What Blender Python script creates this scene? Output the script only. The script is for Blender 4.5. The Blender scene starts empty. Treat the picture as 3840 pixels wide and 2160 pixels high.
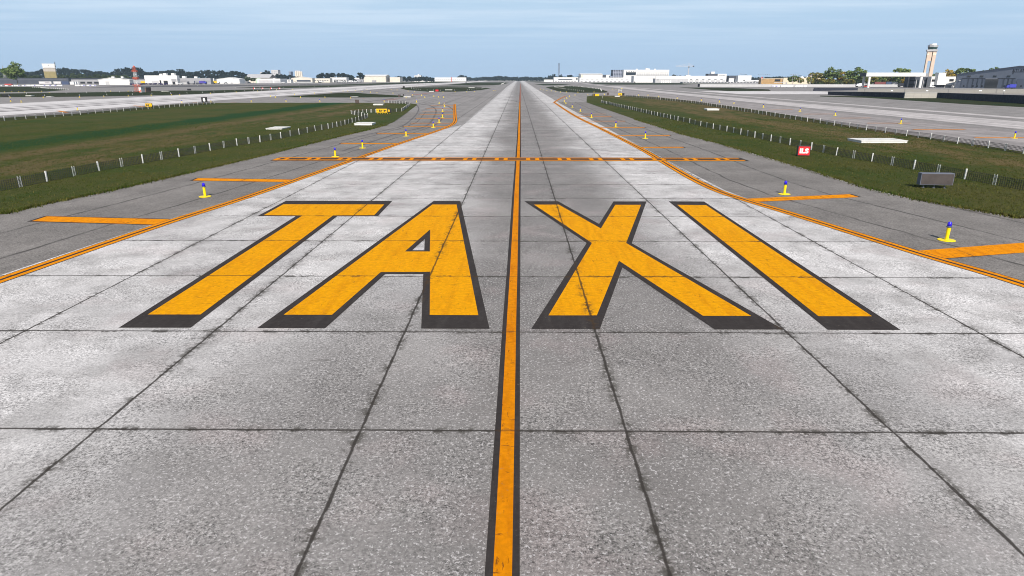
import bpy, bmesh, math, random
import numpy as np
from mathutils import Vector, Matrix
from mathutils.geometry import tessellate_polygon
random.seed(7); RNG = np.random.default_rng(7)
scene = bpy.context.scene
COL = scene.collection
rad = math.radians

# ------------------------------------------------------------------ camera survey
FPX, PITCH, YAW, CAMH = 2440.0, rad(17.81), rad(-0.5), 7.68     # focal length in px of a 3840 wide frame
_fw = Vector((math.sin(YAW)*math.cos(PITCH), math.cos(YAW)*math.cos(PITCH), -math.sin(PITCH)))
_rt = Vector((math.cos(YAW), -math.sin(YAW), 0))
_dn = _fw.cross(_rt)
def ray(px, py): return _fw + _rt*((px-1920)/FPX) + _dn*((py-1080)/FPX)
def G(px, py, z=0.0):
    "ground point (metres) seen under a survey pixel"
    d = ray(px, py); t = (z-CAMH)/d.z
    return (d.x*t, d.y*t)
def at(px, py, Y):
    "point at depth Y metres: (x, z)"
    d = ray(px, py); t = Y/d.y
    return (d.x*t, CAMH + d.z*t)
# survey sheets: name -> (x0, y0, factor)
SH = dict(z1=(0,200,4.025), z2=(640,200,4.025), z3=(1280,200,4.025), z4=(1920,200,4.025), z5=(2560,200,4.025), z6=(3200,140,4.025),
          a1=(400,720,2.68375), a2=(1100,720,2.68375), a3=(1900,720,2.68375), a4=(2600,720,2.68375),
          b1=(0,560,2.6833), b2=(2900,700,2.7404), b3=(1920,320,2.6833), b4=(1280,350,5.3667), b5=(2080,330,5.3667), b6=(960,560,5.3667),
          d=(2880,300,2.1313), e=(0,230,7.1556), f=(440,240,6.44), g=(2240,240,7.1556), h=(3180,250,5.8545), k=(3560,220,8.05), m=(2560,300,3.7882),
          t=(3420,150,9.66), c=(1700,270,5.3667), n=(960,320,2.6833), p=(0,0,1))
def S(k, x, y):
    s = SH[k]; return (s[0]+x/s[2], s[1]+y/s[2])
def GS(k, *pts): return [G(*S(k, x, y)) for x, y in pts]

ORD = ['first','second','third','fourth','fifth','sixth','seventh','eighth','ninth','tenth','eleventh','twelfth','thirteenth','fourteenth',
       'fifteenth','sixteenth','seventeenth','eighteenth','nineteenth','twentieth','twenty-first','twenty-second','twenty-third','twenty-fourth','twenty-fifth']

# ------------------------------------------------------------------ materials
class NT:
    "tiny node-tree helper"
    def __init__(s, tree): s.t = tree; s.n = tree.nodes; s.l = tree.links
    def new(s, typ, **kw):
        n = s.n.new(typ)
        for k, v in kw.items(): setattr(n, k, v)
        return n
    def put(s, sock, v):
        if v is None: return
        if hasattr(v, 'is_linked') or isinstance(v, bpy.types.NodeSocket): s.l.new(v, sock)
        else: sock.default_value = v
    def math(s, op, a, b=None, c=None, clamp=False):
        n = s.new('ShaderNodeMath', operation=op, use_clamp=clamp)
        for i, v in enumerate((a, b, c)): s.put(n.inputs[i], v)
        return n.outputs[0]
    def mix(s, fac, a, b, blend='MIX'):
        n = s.new('ShaderNodeMix', data_type='RGBA', blend_type=blend)
        s.put(n.inputs[0], fac); s.put(n.inputs[6], a if not isinstance(a, tuple) else (*a[:3], 1)); s.put(n.inputs[7], b if not isinstance(b, tuple) else (*b[:3], 1))
        return n.outputs[2]
    def noise(s, vec, scale, detail=2, rough=.5, scl=None, off=None):
        if scl or off:
            m = s.new('ShaderNodeMapping'); s.put(m.inputs['Vector'], vec)
            if scl: m.inputs['Scale'].default_value = scl
            if off: m.inputs['Location'].default_value = off
            vec = m.outputs[0]
        n = s.new('ShaderNodeTexNoise'); s.put(n.inputs['Vector'], vec)
        n.inputs['Scale'].default_value = scale; n.inputs['Detail'].default_value = detail; n.inputs['Roughness'].default_value = rough
        return n.outputs[0]
    def ramp(s, x, lo, hi, a=0.0, b=1.0, smooth=True):
        n = s.new('ShaderNodeMapRange', interpolation_type='SMOOTHSTEP' if smooth else 'LINEAR')
        s.put(n.inputs[0], x); s.put(n.inputs[1], lo); s.put(n.inputs[2], hi); s.put(n.inputs[3], a); s.put(n.inputs[4], b)
        return n.outputs[0]
    def sep(s, v):
        n = s.new('ShaderNodeSeparateXYZ'); s.l.new(v, n.inputs[0]); return n.outputs
    def comb(s, x, y, z=0.0):
        n = s.new('ShaderNodeCombineXYZ')
        for i, v in enumerate((x, y, z)): s.put(n.inputs[i], v)
        return n.outputs[0]
MATS = {}
def material(name, fn, rough=.8, metallic=0.0, spec=.3):
    m = bpy.data.materials.new(name); m.use_nodes = True
    nt = NT(m.node_tree); b = nt.n['Principled BSDF']
    b.inputs['Roughness'].default_value = rough; b.inputs['Metallic'].default_value = metallic
    b.inputs['Specular IOR Level'].default_value = spec
    geo = nt.new('ShaderNodeNewGeometry').outputs['Position']
    r = fn(nt, geo, b)
    if r is not None: nt.put(b.inputs['Base Color'], r)
    MATS[name] = m
    return m
def plain(name, c, rough=.6, metallic=0.0, var=.12, scale=.6, spec=.3):
    "painted or cast surface: one colour with slight weathering"
    def fn(nt, pos, b):
        n = nt.noise(pos, scale, 4, .6); n2 = nt.noise(pos, scale*9, 3, .6)
        k = nt.math('ADD', nt.ramp(n, .3, .7, 1-var, 1+var*.4), nt.math('MULTIPLY', nt.math('SUBTRACT', n2, .5), var*.8))
        v = nt.new('ShaderNodeVectorMath', operation='SCALE'); v.inputs[0].default_value = c; nt.put(v.inputs['Scale'], k)
        return v.outputs[0]
    return material(name, fn, rough, metallic, spec)

JX0, JX, JY0, JY = -3.585, 6.08, 13.18, 6.10
def joints(nt, pos):
    "slab joint mask and dirty fringe of the taxiway slabs, shared by concrete and paint"
    x, y, z = nt.sep(pos)
    w1 = nt.noise(pos, .9, 5, .65); w2 = nt.noise(pos, 1.1, 5, .65, off=(31, 7, 0)); fine = nt.noise(pos, 5.0, 4, .7)
    wx = nt.math('MULTIPLY', nt.math('SUBTRACT', w1, .5), .11)
    wy = nt.math('MULTIPLY', nt.math('SUBTRACT', w2, .5), .10)
    dx = nt.math('PINGPONG', nt.math('ADD', nt.math('SUBTRACT', x, JX0), wx), JX/2)
    dx = nt.math('PINGPONG', nt.math('ADD', nt.math('SUBTRACT', x, JX0-JX*50), wx), JX/2)
    dy = nt.math('PINGPONG', nt.math('ADD', nt.math('SUBTRACT', y, JY0-JY*50), wy), JY/2)
    wid = nt.ramp(w2, .3, .7, .008, .028)
    jx = nt.ramp(dx, wid, nt.math('ADD', wid, .035), 1, 0)
    jy = nt.ramp(dy, nt.math('MULTIPLY', wid, .9), nt.math('ADD', nt.math('MULTIPLY', wid, .9), .042), 1, 0)
    # ragged spalled fringe
    fx = nt.math('MULTIPLY', nt.ramp(dx, .03, .30, 1, 0), nt.ramp(nt.math('MULTIPLY', fine, nt.ramp(w1, .35, .65, .7, 1.25)), .50, .62))
    fy = nt.math('MULTIPLY', nt.ramp(dy, .03, .24, 1, 0), nt.ramp(nt.math('MULTIPLY', fine, nt.ramp(w2, .38, .66, .7, 1.35)), .52, .64))
    core = nt.math('MAXIMUM', jx, jy); fringe = nt.math('MAXIMUM', fx, fy)
    return x, y, core, fringe, w1, w2, fine

def concrete_fn(nt, pos, b):
    x, y, core, fringe, w1, w2, fine = joints(nt, pos)
    big = nt.noise(pos, .12, 3, .55, scl=(1.3, .6, 1)); mid = nt.noise(pos, .55, 4, .6)
    # traffic wear: grey down the middle lanes
    wob = nt.math('MULTIPLY', nt.math('SUBTRACT', big, .5), 7.0)
    wear = nt.ramp(nt.math('ABSOLUTE', nt.math('SUBTRACT', nt.math('ADD', x, wob), 1.9)), 2.6, 8.4, 1, 0)
    near = nt.ramp(y, 14, 34, 1, 0)
    wear2 = nt.math('MULTIPLY', nt.ramp(nt.math('ABSOLUTE', nt.math('ADD', nt.math('SUBTRACT', x, 0.6), wob)), 5, 13, 1, 0), nt.math('MULTIPLY', near, .9))
    wear = nt.math('MAXIMUM', wear, wear2)
    # per slab tone
    cx = nt.math('FLOOR', nt.math('DIVIDE', nt.math('SUBTRACT', x, JX0), JX)); cy = nt.math('FLOOR', nt.math('DIVIDE', nt.math('SUBTRACT', y, JY0), JY))
    wn = nt.new('ShaderNodeTexWhiteNoise', noise_dimensions='2D'); nt.put(wn.inputs['Vector'], nt.comb(cx, cy))
    tone = nt.ramp(wn.outputs[0], 0, 1, .88, 1.08, False)
    c = nt.mix(wear, (.530, .516, .514), (.198, .187, .181))
    c = nt.mix(nt.ramp(mid, .40, .68, .0, .5), c, (.235, .225, .218))
    pink = nt.noise(pos, .35, 3, .5, off=(9, 3, 0))
    c = nt.mix(nt.ramp(pink, .52, .68, 0, .22), c, (.36, .29, .285))
    # aggregate speckle
    s1 = nt.noise(pos, 13, 3, .8); s2 = nt.noise(pos, 34, 2, .75); sb = nt.noise(pos, 2.6, 4, .7, off=(8, 3, 0))
    sp = nt.math('ADD', nt.math('ADD', nt.ramp(s1, .36, .66, .62, 1.38, False), nt.math('MULTIPLY', nt.math('SUBTRACT', s2, .5), 1.5)), nt.math('MULTIPLY', nt.math('SUBTRACT', sb, .5), .5))
    amp = nt.ramp(nt.noise(pos, .5, 3, .6, off=(6, 12, 0)), .35, .65, .55, 1.45)
    sp = nt.math('ADD', nt.math('MULTIPLY', nt.math('SUBTRACT', sp, 1.0), amp), 1.0)
    blot = nt.noise(pos, .28, 5, .62, off=(14, 2, 0)); sp = nt.math('MULTIPLY', sp, nt.ramp(blot, .34, .62, 1.07, .88))
    k = nt.math('MULTIPLY', sp, tone)
    v = nt.new('ShaderNodeVectorMath', operation='SCALE'); nt.put(v.inputs[0], c); nt.put(v.inputs['Scale'], k); c = v.outputs[0]
    pale = nt.ramp(nt.noise(pos, 15.0, 2, .7, off=(5, 5, 0)),   .58, .66, 0, .75)
    c = nt.mix(pale, c, (.52, .50, .50))
    st = nt.noise(pos, .9, 5, .7, scl=(.5, 1.4, 1), off=(2, 11, 0))
    c = nt.mix(nt.ramp(st, .66, .76, 0, .7), c, (.075, .07, .062))
    vein = nt.math('ABSOLUTE', nt.math('SUBTRACT', nt.noise(pos, .45, 6, .72, off=(20, 4, 0)), .5))
    c = nt.mix(nt.math('MULTIPLY', nt.ramp(vein, .0, .0035, .75, 0), nt.ramp(nt.noise(pos, .2, 2, .5, off=(1, 8, 0)), .54, .64)), c, (.07, .062, .055))
    c = nt.mix(nt.math('MULTIPLY', fringe, .8), c, (.055, .05, .042))
    c = nt.mix(nt.math('MULTIPLY', core, .92), c, (.032, .027, .023))
    bp = nt.new('ShaderNodeBump'); bp.inputs['Strength'].default_value = .25; bp.inputs['Distance'].default_value = .02; nt.put(bp.inputs['Height'], s1)
    nt.put(b.inputs['Normal'], bp.outputs[0])
    return c
material('slab_concrete', concrete_fn, .85, spec=.25)

def paint_fn(base, dark, jointed=.85, scr=1.0):
    def fn(nt, pos, b):
        x, y, core, fringe, w1, w2, fine = joints(nt, pos)
        streak = nt.noise(pos, 1.0, 5, .65, scl=(2.6, .35, 1)); s2 = nt.noise(pos, 3.0, 5, .7, scl=(3.0, .8, 1), off=(3, 2, 0))
        c = nt.mix(nt.ramp(streak, .42, .72, 0, .6), base, dark)
        c = nt.mix(nt.math('MULTIPLY', nt.ramp(s2, .62, .70), .60*scr), c, tuple(v*.35 for v in dark))
        wear = nt.ramp(nt.noise(pos, 6, 3, .7), .35, .7, .88, 1.08)
        v = nt.new('ShaderNodeVectorMath', operation='SCALE'); nt.put(v.inputs[0], c); nt.put(v.inputs['Scale'], wear); c = v.outputs[0]
        ck = nt.noise(pos, 1.0, 4, .75, scl=(1.5, 7.0, 1), off=(6, 1, 0)); cv = nt.noise(pos, 1.0, 4, .75, scl=(7.0, 1.2, 1), off=(2, 5, 0))
        crk = nt.math('MAXIMUM', nt.ramp(ck, .61, .66), nt.ramp(cv, .62, .68))
        c = nt.mix(nt.math('MULTIPLY', crk, .55*scr), c, tuple(v*.22+.01 for v in dark))
        thin = nt.math('MULTIPLY', nt.ramp(nt.noise(pos, 8, 4, .8, off=(4, 4, 0)), .60, .70), nt.ramp(nt.noise(pos, .35, 3, .6, off=(9, 2, 0)), .45, .65))
        c = nt.mix(nt.math('MULTIPLY', thin, .5), c, (.20, .17, .13))
        c = nt.mix(nt.math('MULTIPLY', fringe, .85*jointed), c, (.075, .045, .018))
        c = nt.mix(nt.math('MULTIPLY', core, jointed), c, (.05, .03, .015))
        return c
    return fn
material('letter_yellow', paint_fn((.68, .300, .001), (.53, .200, .001)), .9, spec=.08)
material('centre_yellow', paint_fn((.60, .205, .001), (.44, .125, .001), .5, 1.4), .9, spec=.08)
material('line_yellow', paint_fn((.70, .245, .001), (.50, .145, .001), .5, 1.3), .9, spec=.08)
material('line_faded', paint_fn((.30, .12, .075), (.20, .10, .08), .5), .8)
material('line_black', paint_fn((.036, .031, .030), (.056, .050, .048), .5), .9, spec=.1)
material('red_marking', paint_fn((.34, .12, .09), (.2, .11, .09), .2), .8)

def asphalt(name, col, seams=0.0, uvseam=False, streak=.25, cross=0.0, speck=.35):
    def fn(nt, pos, b):
        uv = nt.new('ShaderNodeUVMap').outputs[0]
        n1 = nt.noise(pos, .22, 4, .6); n2 = nt.noise(pos, 9, 3, .75); n3 = nt.noise(pos, 26, 2, .75)
        st = nt.noise(uv, 1.0, 4, .6, scl=(.55, .006, 1)); st2 = nt.noise(uv, 1.0, 4, .65, scl=(2.2, .02, 1), off=(4, 9, 0))
        k = nt.math('ADD', nt.math('ADD', nt.ramp(n1, .3, .7, .84, 1.14), nt.math('MULTIPLY', nt.math('SUBTRACT', nt.noise(pos, 1.6, 4, .7, off=(2, 7, 0)), .5), .7)), nt.math('MULTIPLY', nt.math('SUBTRACT', n2, .5), speck*2.2))
        k = nt.math('ADD', k, nt.math('MULTIPLY', nt.math('SUBTRACT', n3, .5), speck*1.4))
        k = nt.math('ADD', k, nt.math('MULTIPLY', nt.math('SUBTRACT', st, .5), streak*3))
        k = nt.math('ADD', k, nt.math('MULTIPLY', nt.math('SUBTRACT', st2, .5), streak*1.6))
        v = nt.new('ShaderNodeVectorMath', operation='SCALE'); v.inputs[0].default_value = col; nt.put(v.inputs['Scale'], k); c = v.outputs[0]
        c = nt.mix(nt.ramp(nt.noise(pos, 14, 2, .6, off=(1, 2, 3)), .64, .72, 0, .35), c, tuple(min(1, q*2.0) for q in col))
        if seams:
            u, vv, _ = nt.sep(uv)
            wob = nt.math('MULTIPLY', nt.math('SUBTRACT', nt.noise(pos, .35, 4, .6), .5), .5)
            d = nt.math('PINGPONG', nt.math('ADD', nt.math('ADD', u, 400*seams+ (1.6 if uvseam else 0)), wob), seams/2)
            m = nt.math('MULTIPLY', nt.ramp(d, .03, .16, 1, 0), nt.ramp(nt.noise(pos, .5, 3, .6, off=(0, 4, 2)), .3, .6, .35, .9))
            c = nt.mix(m, c, tuple(q*.3 for q in col))
            if cross:
                d2 = nt.math('PINGPONG', nt.math('ADD', nt.math('ADD', vv, 400*cross), wob), cross/2)
                c = nt.mix(nt.ramp(d2, .02, .12, .45, 0), c, tuple(q*.4 for q in col))
        return c
    return material(name, fn, .9, spec=.2)
asphalt('apron_asphalt', (.225, .213, .208), seams=6.08, streak=.22, cross=24.0)
asphalt('shoulder_asphalt', (.182, .170, .161), seams=4.3, uvseam=True, streak=.14, speck=1.0)
asphalt('runway_concrete', (.53, .51, .51), streak=.24, speck=.15)
asphalt('taxi_concrete_strip', (.41, .385, .382), streak=.36, speck=.15)
asphalt('far_asphalt', (.255, .235, .232), streak=.42, speck=.2)
asphalt('dark_asphalt', (.085, .082, .084), streak=.3, speck=.2)
asphalt('rubber', (.12, .112, .112), streak=.4)

def grass_fn(green, olive, brown, bands=True, stripe=None):
    def fn(nt, pos, b):
        x, y, z = nt.sep(pos)
        n1 = nt.noise(pos, .10, 5, .65); n2 = nt.noise(pos, .35, 5, .7, scl=(1.6, .5, 1), off=(7, 1, 0)); n3 = nt.noise(pos, 5.5, 4, .75); n4 = nt.noise(pos, 16, 3, .7)
        lanes = nt.noise(pos, 1.0, 4, .6, scl=(.16, .012, 1), off=(2, 6, 0))
        c = nt.mix(nt.ramp(n1, .36, .6), green, olive)
        f = nt.math('MULTIPLY', nt.ramp(nt.math('ADD', nt.math('MULTIPLY', n2, .55), nt.math('MULTIPLY', lanes, .45)), .42, .60), .9)
        if stripe:
            # worn brown belt inside the fence, deep green mowing lane further out
            e0, e1, g0, g1 = stripe
            wob = nt.math('MULTIPLY', nt.math('SUBTRACT', n1, .5), 9)
            ax = nt.math('ADD', nt.math('ABSOLUTE', x), wob)
            belt = nt.math('MULTIPLY', nt.ramp(ax, e0, e0+4), nt.ramp(ax, e1-5, e1, 1, 0))
            f = nt.math('MULTIPLY', f, nt.ramp(belt, 0, 1, .25, 1.25), clamp=True)
            c = nt.mix(f, c, brown)
            deep = nt.math('MULTIPLY', nt.ramp(ax, g0-1.5, g0+1.5), nt.ramp(ax, g1-1.5, g1+1.5, 1, 0))
            c = nt.mix(nt.math('MULTIPLY', deep, .85), c, (.007, .042, .010))
        else:
            c = nt.mix(f, c, brown)
        k = nt.math('ADD', nt.ramp(n3, .3, .7, .55, 1.45, False), nt.math('MULTIPLY', nt.math('SUBTRACT', n4, .5), 1.1))
        v = nt.new('ShaderNodeVectorMath', operation='SCALE'); nt.put(v.inputs[0], c); nt.put(v.inputs['Scale'], k)
        bp = nt.new('ShaderNodeBump'); bp.inputs['Strength'].default_value = .6; bp.inputs['Distance'].default_value = .12; nt.put(bp.inputs['Height'], n3)
        nt.put(b.inputs['Normal'], bp.outputs[0])
        return v.outputs[0]
    return fn
material('grass_left', grass_fn((.032, .053, .009), (.052, .058, .013), (.100, .076, .034), stripe=(38.5, 57, 57.5, 65.5)), .95, spec=.1)
material('grass_right', grass_fn((.029, .050, .008), (.048, .056, .012), (.112, .082, .036), stripe=(38.0, 78, 300, 301)), .95, spec=.1)
material('grass_island', grass_fn((.010, .030, .010), (.024, .034, .011), (.036, .034, .015)), .95, spec=.1)
material('terrain', grass_fn((.06, .075, .03), (.11, .11, .06), (.17, .15, .10)), .95, spec=.1)
def tuft_fn(nt, pos, b):
    g = nt.new('ShaderNodeNewGeometry'); r = g.outputs['Random Per Island']; n1 = nt.noise(pos, .12, 4, .6)
    c = nt.mix(nt.ramp(n1, .36, .62), (.036, .060, .008), (.064, .070, .014))
    c = nt.mix(nt.ramp(r, .72, .95, 0, .85), c, (.15, .125, .045))
    v = nt.new('ShaderNodeVectorMath', operation='SCALE'); nt.put(v.inputs[0], c); nt.put(v.inputs['Scale'], nt.ramp(nt.math('FRACT', nt.math('MULTIPLY', r, 17.3)), 0, 1, .55, 1.35, False))
    return v.outputs[0]
material('grass_blade', tuft_fn, .9, spec=.1)

def leaf_mat(name, dark, light, warm=None):
    def fn(nt, pos, b):
        g = nt.new('ShaderNodeNewGeometry'); r = g.outputs['Random Per Island']
        oi = nt.new('ShaderNodeObjectInfo').outputs['Random']
        n = nt.noise(pos, .22, 3, .6)
        c = nt.mix(nt.ramp(nt.math('ADD', nt.math('MULTIPLY', n, .6), nt.math('MULTIPLY', r, .4)), .32, .68), dark, light)
        if warm: c = nt.mix(nt.ramp(nt.noise(pos, .35, 3, .6, off=(3, 9, 1)), .45, .6, 0, .9), c, warm)
        v = nt.new('ShaderNodeVectorMath', operation='SCALE'); nt.put(v.inputs[0], c); nt.put(v.inputs['Scale'], nt.ramp(oi, 0, 1, .85, 1.15))
        return v.outputs[0]
    return material(name, fn, .85, spec=.15)
leaf_mat('leaf_green', (.058, .100, .028), (.175, .225, .075))
leaf_mat('leaf_olive', (.08, .11, .032), (.21, .225, .075), (.32, .25, .045))
leaf_mat('leaf_orange', (.19, .14, .03), (.42, .30, .05))
leaf_mat('leaf_dark', (.009, .020, .020), (.024, .038, .034))
leaf_mat('leaf_mid', (.032, .055, .024), (.085, .11, .042))
plain('bark', (.17, .145, .12), .9)
plain('white_paint', (.72, .71, .69), .5, var=.06)
plain('white_wall', (.66, .65, .63), .6, var=.07, scale=.15)
plain('cream_wall', (.60, .555, .475), .7, var=.08, scale=.15)
plain('tan_wall', (.62, .53, .40), .7, var=.08, scale=.15)
plain('sand_tower', (.60, .475, .375), .7, var=.05, scale=.1)
plain('sand_pale', (.74, .63, .50), .7, var=.05, scale=.1)
plain('timber_clad', (.40, .255, .115), .7, var=.25, scale=.5)
plain('grey_wall', (.30, .30, .315), .7, var=.1, scale=.15)
plain('pale_grey', (.44, .44, .445), .6, var=.08, scale=.2)
plain('slate_wall', (.060, .067, .085), .7, var=.12, scale=.15)
plain('slate_dark', (.028, .031, .042), .7, var=.12, scale=.15)
plain('hangar_blue', (.175, .20, .25), .65, var=.08, scale=.12)
plain('hangar_blue_dark', (.135, .158, .205), .65, var=.08, scale=.12)
plain('grey_roof', (.42, .42, .43), .6, var=.1, scale=.2)
plain('dark_void', (.018, .019, .022), .8)
plain('dark_glass', (.020, .026, .032), .15, var=.1, spec=.6)
plain('green_glass', (.022, .055, .050), .2, var=.1, spec=.6)
plain('light_yellow', (.84, .63, .006), .45, var=.10, scale=3)
plain('lens_blue', (.022, .010, .62), .15, var=.1, scale=3, spec=.6)
plain('collar_steel', (.10, .13, .22), .35, .4)
plain('post_white', (.64, .635, .615), .6, var=.10, scale=3)
plain('wire_grey', (.060, .060, .055), .6, .2, var=.3, scale=1.5)
plain('lattice_white', (.55, .55, .53), .6, var=.15, scale=3)
plain('sign_yellow', (.80, .47, .006), .5, var=.05)
plain('sign_black', (.022, .022, .024), .5)
plain('sign_red', (.66, .022, .030), .5, var=.05)
plain('sign_white', (.82, .82, .82), .5, var=.04)
plain('sign_brown', (.075, .055, .050), .6)
plain('sheet_steel', (.064, .054, .052), .6, 0.0, var=.25, scale=1.2)
plain('steel_edge', (.13, .14, .18), .5, 0.0)
plain('steel_dark', (.045, .045, .05), .5, .3)
plain('mast_red', (.62, .13, .075), .6)
plain('rust_brown', (.19, .125, .10), .8)
plain('tank_white', (.66, .655, .63), .6, var=.08, scale=1.2)
plain('lid_grey', (.42, .42, .41), .6)
plain('uld_purple', (.075, .058, .30), .5)
plain('cart_purple', (.055, .042, .16), .6, var=.3, scale=1)
plain('vehicle_white', (.76, .76, .76), .35, var=.05, spec=.5)
plain('vehicle_dark', (.03, .032, .042), .35, var=.1, spec=.5)
plain('vehicle_yellow', (.66, .44, .03), .4)
plain('vehicle_red', (.50, .04, .03), .4)
plain('vehicle_blue', (.05, .06, .38), .4)
plain('container_red', (.46, .085, .075), .6)
plain('container_maroon', (.17, .055, .055), .7)
plain('container_blue', (.055, .075, .14), .6)
plain('trailer_white', (.58, .565, .57), .5)
plain('tyre_black', (.02, .02, .02), .9)
plain('text_purple', (.10, .06, .10), .6)
plain('tower_olive', (.27, .225, .10), .6, var=.15, scale=.3)
plain('tower_tan', (.42, .38, .33), .6, var=.1, scale=.3)
plain('pale_blue_steel', (.30, .40, .58), .6)
plain('chimney_grey', (.16, .20, .27), .7)
plain('crane_cream', (.72, .60, .50), .6)
plain('green_shed', (.40, .55, .40), .7)
plain('jersey_grey', (.40, .40, .39), .8, var=.1)
def block_fn(nt, pos, b):
    br = nt.new('ShaderNodeTexBrick'); x, y, z = nt.sep(pos)
    nt.put(br.inputs['Vector'], nt.comb(nt.math('ADD', x, y), z)); br.offset = .0
    br.inputs['Color1'].default_value = (.40, .38, .34, 1); br.inputs['Color2'].default_value = (.36, .345, .31, 1); br.inputs['Mortar'].default_value = (.26, .25, .235, 1)
    br.inputs['Scale'].default_value = 1.0; br.inputs['Brick Width'].default_value = 3.2; br.inputs['Row Height'].default_value = .62; br.inputs['Mortar Size'].default_value = .05
    return nt.mix(nt.ramp(nt.noise(pos, .6, 4, .6), .4, .7, 0, .3), br.outputs[0], (.30, .28, .25))
material('block_wall', block_fn, .85)
def netting_fn(nt, pos, b):
    n = nt.noise(pos, .8, 4, .7); s = nt.noise(pos, 3.5, 3, .7)
    c = nt.mix(nt.ramp(n, .4, .7), (.026, .030, .043), (.046, .050, .068))
    return nt.mix(nt.ramp(s, .69, .74, 0, .75), c, (.22, .22, .24))
material('dark_screen', netting_fn, .8)
def hedge_lattice(nt, pos, b):
    x, y, z = nt.sep(pos)
    d = nt.math('PINGPONG', x, 2.2); d2 = nt.math('PINGPONG', z, 1.7)
    m = nt.math('MAXIMUM', nt.ramp(d, .35, .6, 1, 0), nt.ramp(d2, .3, .5, 1, 0))
    return nt.mix(m, (.050, .058, .085), (.34, .37, .45))
material('lattice_facade', hedge_lattice, .7)
def stairs_fn(nt, pos, b):
    x, y, z = nt.sep(pos)
    m = nt.ramp(nt.math('PINGPONG', z, .45), .1, .18, 1, 0)
    return nt.mix(m, (.020, .022, .026), (.16, .17, .18))
material('lattice_door', stairs_fn, .7)
def mast_fn(nt, pos, b):
    z = nt.sep(pos)[2]
    hm_ = 15.4; f = nt.math('DIVIDE', z, hm_); a_ = nt.math('MULTIPLY', nt.math('GREATER_THAN', f, .56), nt.math('LESS_THAN', f, .78)); b_ = nt.math('MULTIPLY', nt.math('GREATER_THAN', f, .26), nt.math('LESS_THAN', f, .46))
    return nt.mix(nt.math('MAXIMUM', a_, b_), (.62, .13, .075), (.76, .76, .76))
material('mast_banded', mast_fn, .6)

# ------------------------------------------------------------------ mesh builder
class MB:
    def __init__(s): s.v = []; s.f = []; s.uv = None
    def add(s, vs, fs):
        o = len(s.v); s.v += [tuple(v) for v in vs]; s.f += [tuple(i+o for i in f) for f in fs]; return s
    def box(s, cx, cy, cz, sx, sy, sz, rz=0.0, taper=1.0, tapery=None):
        ty = taper if tapery is None else tapery
        c, n = math.cos(rz), math.sin(rz); vs = []
        for k, (tx, tyy) in ((-1, (1, 1)), (1, (taper, ty))):
            for a, b in ((-1,-1), (1,-1), (1,1), (-1,1)):
                x, y = a*sx/2*tx, b*sy/2*tyy
                vs.append((cx+x*c-y*n, cy+x*n+y*c, cz+k*sz/2))
        return s.add(vs, [(3,2,1,0), (4,5,6,7), (0,1,5,4), (1,2,6,5), (2,3,7,6), (3,0,4,7)])
    def bx(s, x0, x1, y0, y1, z0, z1): return s.box((x0+x1)/2, (y0+y1)/2, (z0+z1)/2, abs(x1-x0), abs(y1-y0), abs(z1-z0))
    def prism(s, prof, y0, y1):
        "outline in x,z extruded along y"
        n = len(prof)
        vs = [(x, y0, z) for x, z in prof] + [(x, y1, z) for x, z in prof]
        fs = [(i, (i+1) % n, n+(i+1) % n, n+i) for i in range(n)] + [tuple(range(n-1, -1, -1)), tuple(range(n, 2*n))]
        return s.add(vs, fs)
    def prismx(s, prof, x0, x1):
        n = len(prof)
        vs = [(x0, y, z) for y, z in prof] + [(x1, y, z) for y, z in prof]
        fs = [(i, (i+1) % n, n+(i+1) % n, n+i) for i in range(n)] + [tuple(range(n-1, -1, -1)), tuple(range(n, 2*n))]
        return s.add(vs, fs)
    def lathe(s, prof, n=16, cx=0, cy=0, cap=True):
        o = []
        for r, z in prof:
            for i in range(n):
                a = 2*math.pi*i/n; o.append((cx+r*math.cos(a), cy+r*math.sin(a), z))
        fs = []
        for k in range(len(prof)-1):
            for i in range(n):
                j = (i+1) % n; fs.append((k*n+i, k*n+j, (k+1)*n+j, (k+1)*n+i))
        if cap: fs += [tuple(range(n-1, -1, -1)), tuple((len(prof)-1)*n+i for i in range(n))]
        return s.add(o, fs)
    def bar(s, a, b, w, w2=None, n=4):
        a, b = Vector(a), Vector(b); d = (b-a); L = d.length
        if L < 1e-6: return s
        d /= L; up = Vector((0, 0, 1)) if abs(d.z) < .95 else Vector((1, 0, 0))
        u = d.cross(up).normalized(); v = u.cross(d); w2 = w if w2 is None else w2
        vs = []
        for p, r in ((a, w), (b, w2)):
            for i in range(n):
                t = 2*math.pi*(i+.5)/n; vs.append(p+u*(r*math.cos(t))+v*(r*math.sin(t)))
        fs = [(i, (i+1) % n, n+(i+1) % n, n+i) for i in range(n)] + [tuple(range(n-1, -1, -1)), tuple(range(n, 2*n))]
        return s.add(vs, fs)
    def build(s, name, mat, parent=None, loc=None, smooth=False):
        me = bpy.data.meshes.new(name); me.from_pydata(s.v, [], s.f)
        bm = bmesh.new(); bm.from_mesh(me); bmesh.ops.recalc_face_normals(bm, faces=bm.faces); bm.to_mesh(me); bm.free()
        me.materials.append(MATS[mat])
        if smooth: me.shade_smooth()
        o = bpy.data.objects.new(name, me); COL.objects.link(o)
        if parent is not None: o.parent = parent
        if loc is not None: o.location = loc
        return o
def tag(o, label=None, cat=None, group=None, kind=None):
    if label: o['label'] = label
    if cat: o['category'] = cat
    if group: o['group'] = group
    if kind: o['kind'] = kind
    return o
def thing(name, label, cat, loc=(0, 0, 0), rz=0.0, group=None):
    o = bpy.data.objects.new(name, None); o.empty_display_size = .3; COL.objects.link(o)
    o.location = loc; o.rotation_euler = (0, 0, rz)
    return tag(o, label, cat, group)
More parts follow.
